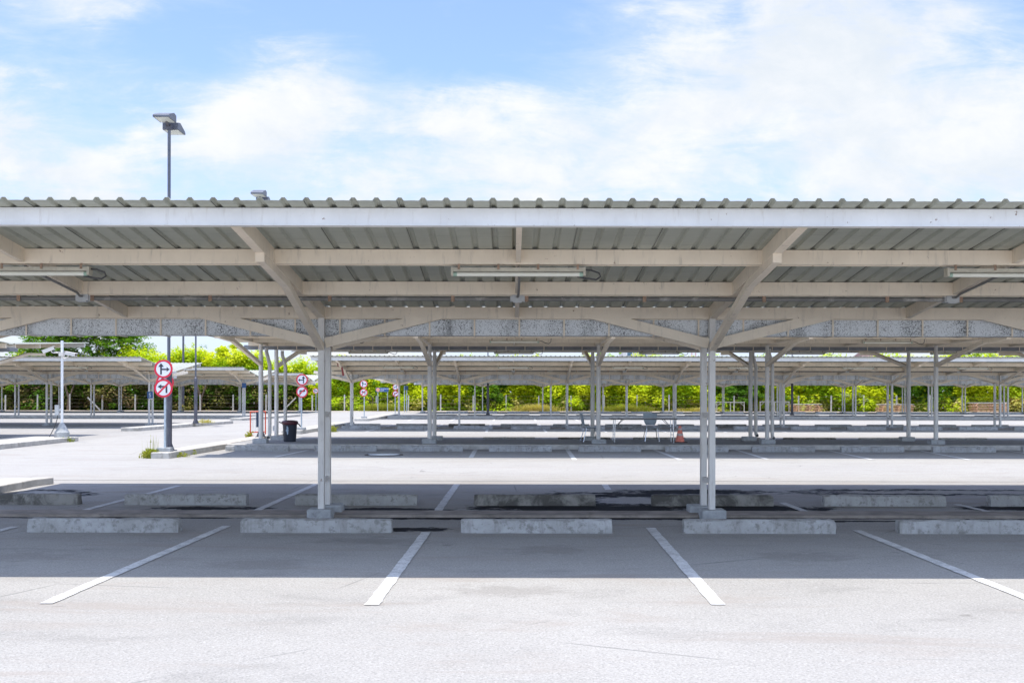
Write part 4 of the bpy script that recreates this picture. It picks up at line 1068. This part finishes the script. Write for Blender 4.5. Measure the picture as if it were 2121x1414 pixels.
for px, lab in [(142,'forked bare trunk in the thicket behind the white camera pole'),(415,'thin bare trunk in the thicket right of the tall thin lamp post')]:
    r = random.Random(px); t = thing('bare_trunk', lab, 'tree trunk', (gx(px,93.3), 93.1, 0), 0, 'bare trunks in the thicket')
    ob('trunk', MB().tube([(0,0,-.1),(.1,0,1.1),(-.25,0,2.2),(-.6,.1,3.6)], [.15,.12,.09,.05], 8).mesh('trunk', M['bark'], True), t)
    ob('limb', MB().tube([(.08,0,1.0),(.5,.05,2.2),(.7,.2,3.4)], [.08,.06,.03], 6).mesh('limb', M['bark'], True), t)

def blades(label, X, Y, n, w_, h, z=0, seed=1, name='weed_tuft', mat='grassgreen', tall=0):
    r = random.Random(seed); b = MB()
    for k in range(n):
        x = r.gauss(0, w_*.4); y = r.gauss(0, .1); L = h*r.uniform(.35,1)*math.exp(-(x/w_)**2*.5); a = r.uniform(0,6.3); le = r.uniform(.1,.8)*L
        if k < tall: L = h*r.uniform(1.6,2.4); le *= .3
        p0 = Vector((x,y,0)); p1 = p0+Vector((math.cos(a)*le*.35, math.sin(a)*le*.35, L*.6)); p2 = p0+Vector((math.cos(a)*le, math.sin(a)*le, L*.93))
        s_ = Vector((-math.sin(a), math.cos(a), 0))*.007
        b.add([p0-s_, p0+s_, p1+s_*.8, p1-s_*.8, p2], [(0,1,2,3),(3,2,4)])
        if r.random() < .35: 
            for q_ in range(3): c = p1.lerp(p2, r.random()); d = rv(r)*.03; e_ = rv(r)*.02; b.add([c-d, c+e_, c+d, c-e_], [(0,1,2,3)])
    return tag(ob(name, b.mesh(name, M[mat]), None, (X, Y, z)), label, 'weeds', 'weed tufts along the kerbs')
blades('tall yellowing weed tuft against the kerb end by the nearest turn signs', gx(312,25.0), 25.0, 420, .24, .27, 0, 1, tall=12)
blades('low green weeds at the driveway side of the kerb by the nearest turn signs', gx(372,25.6), 25.4, 120, .3, .16, 0, 2)
blades('low weed patch further along the shaded kerb, right of the nearest turn signs', gx(392,26.6), 26.4, 110, .3, .16, 0, 8)
blades('green weed tuft at the right end of the left kerb island', gx(137,33), 33.0, 130, .3, .2, 0, 3)
blades('small yellow weed tuft at the foot of the orange barrier', gx(519,36.4), 36.2, 110, .13, .3, 0, 4)
blades('green weed tuft right of the left front post by the far kerb', gx(690,42), 42.0, 90, .2, .35, .0, 5)
blades('dry weed patch on the kerb island by the tall thin lamp post', gx(426,49.5), 49.4, 160, .6, .22, .15, 6, mat='grassdry')
blades('low dry weeds along the hedge foot left of the plank stacks', gx(1450,91.9), 91.9, 900, 3.0, .5, 0, 7, mat='grassdry')
blades('tall green grass along the fence below the EXIT board', gx(790,91.6), 91.6, 1500, 2.6, .9, 0, 17)
blades('tall pale grass along the fence at centre, right of the dark shrub', gx(1110,91.7), 91.7, 1600, 2.6, .85, 0, 18, mat='grassdry')
blades('tall green grass along the fence behind the table', gx(1300,91.7), 91.7, 1600, 3.0, .8, 0, 19)

# ------------------------------------------------------------------ far buildings
Y = 260; x0 = gx(1290,Y); x1 = gx(1352,Y); zt_ = gz(722,Y)+.8
t = thing('apartment_house', 'cream apartment house with barred balconies, far beyond the hedge', 'building', ((x0+x1)/2, Y, 0)); w2 = (x1-x0)/2
ob('wall', MB().box(-w2,w2,0,10,0,zt_).mesh('wall', M['wall']), t)
ob('roof', MB().box(-w2-.3,w2+.3,-.6,10.3,zt_+.002,zt_+.4).mesh('roof', M['white']), t)
for fz in range(4):
    z = zt_-3.0-fz*3.1
    for i, x in enumerate((-w2+1.7, -w2+4.6, w2-2.4)):
        wn = ob('window', MB().box(x-.65,x+.65,-.05,-.003,z+.4,z+2.2).mesh('window', M['window']), t)
        ob('frame', MB().box(x-.85,x-.655,-.09,-.004,z+.2,z+2.4).box(x+.655,x+.85,-.09,-.004,z+.2,z+2.4).mesh('frame', M['white']), wn)
    b = MB()
    for k in range(12): b.box(-w2+3.2+k*.22, -w2+3.25+k*.22, -.9, -.86, z, z+1.9)
    b.box(-w2+3.1,-w2+5.9,-.95,-.004,z-.15,z); ob('balcony', b.mesh('balcony', M['grille']), t)
Y = 180; t = thing('house', 'house with a dark brown gable roof far behind the hedge', 'building', (gx(1813,Y), Y, 0)); w2 = 2.3; z = gz(740,Y); z2 = gz(727,Y)
ob('wall', MB().box(-w2+.3,w2-.3,0,7,0,z-.05).mesh('wall', M['white']), t)
ob('roof', MB().add([(-w2,-.4,z),(w2,-.4,z),(w2,7.4,z),(-w2,7.4,z),(-w2+.5,3.5,z2),(w2-.5,3.5,z2)], [(0,1,5,4),(1,2,5),(2,3,4,5),(3,0,4),(3,2,1,0)]).mesh('roof', M['rooftile']), t)
Y = 420; t = thing('radio_mast', 'faint pink lattice mast far away above the roofs', 'mast', (gx(1436,Y), Y, 0)); b = MB()
for (sx, sy) in ((-1,-1),(1,-1),(1,1),(-1,1)): b.bar((sx*1.6,sy*1.6,0),(sx*.5,sy*.5,27),.16,.16)
for k in range(9):
    a = 1.6-1.1*k/9; c_ = 1.6-1.1*(k+1)/9; z0_ = 3*k; b.bar((-a,-a,z0_),(c_,-c_,z0_+3),.1,.1).bar((a,-a,z0_),(-c_,-c_,z0_+3),.1,.1).bar((-c_,-c_,z0_+3),(c_,-c_,z0_+3),.1,.1)
ob('lattice', b.mesh('lattice', M['towerred']), t)
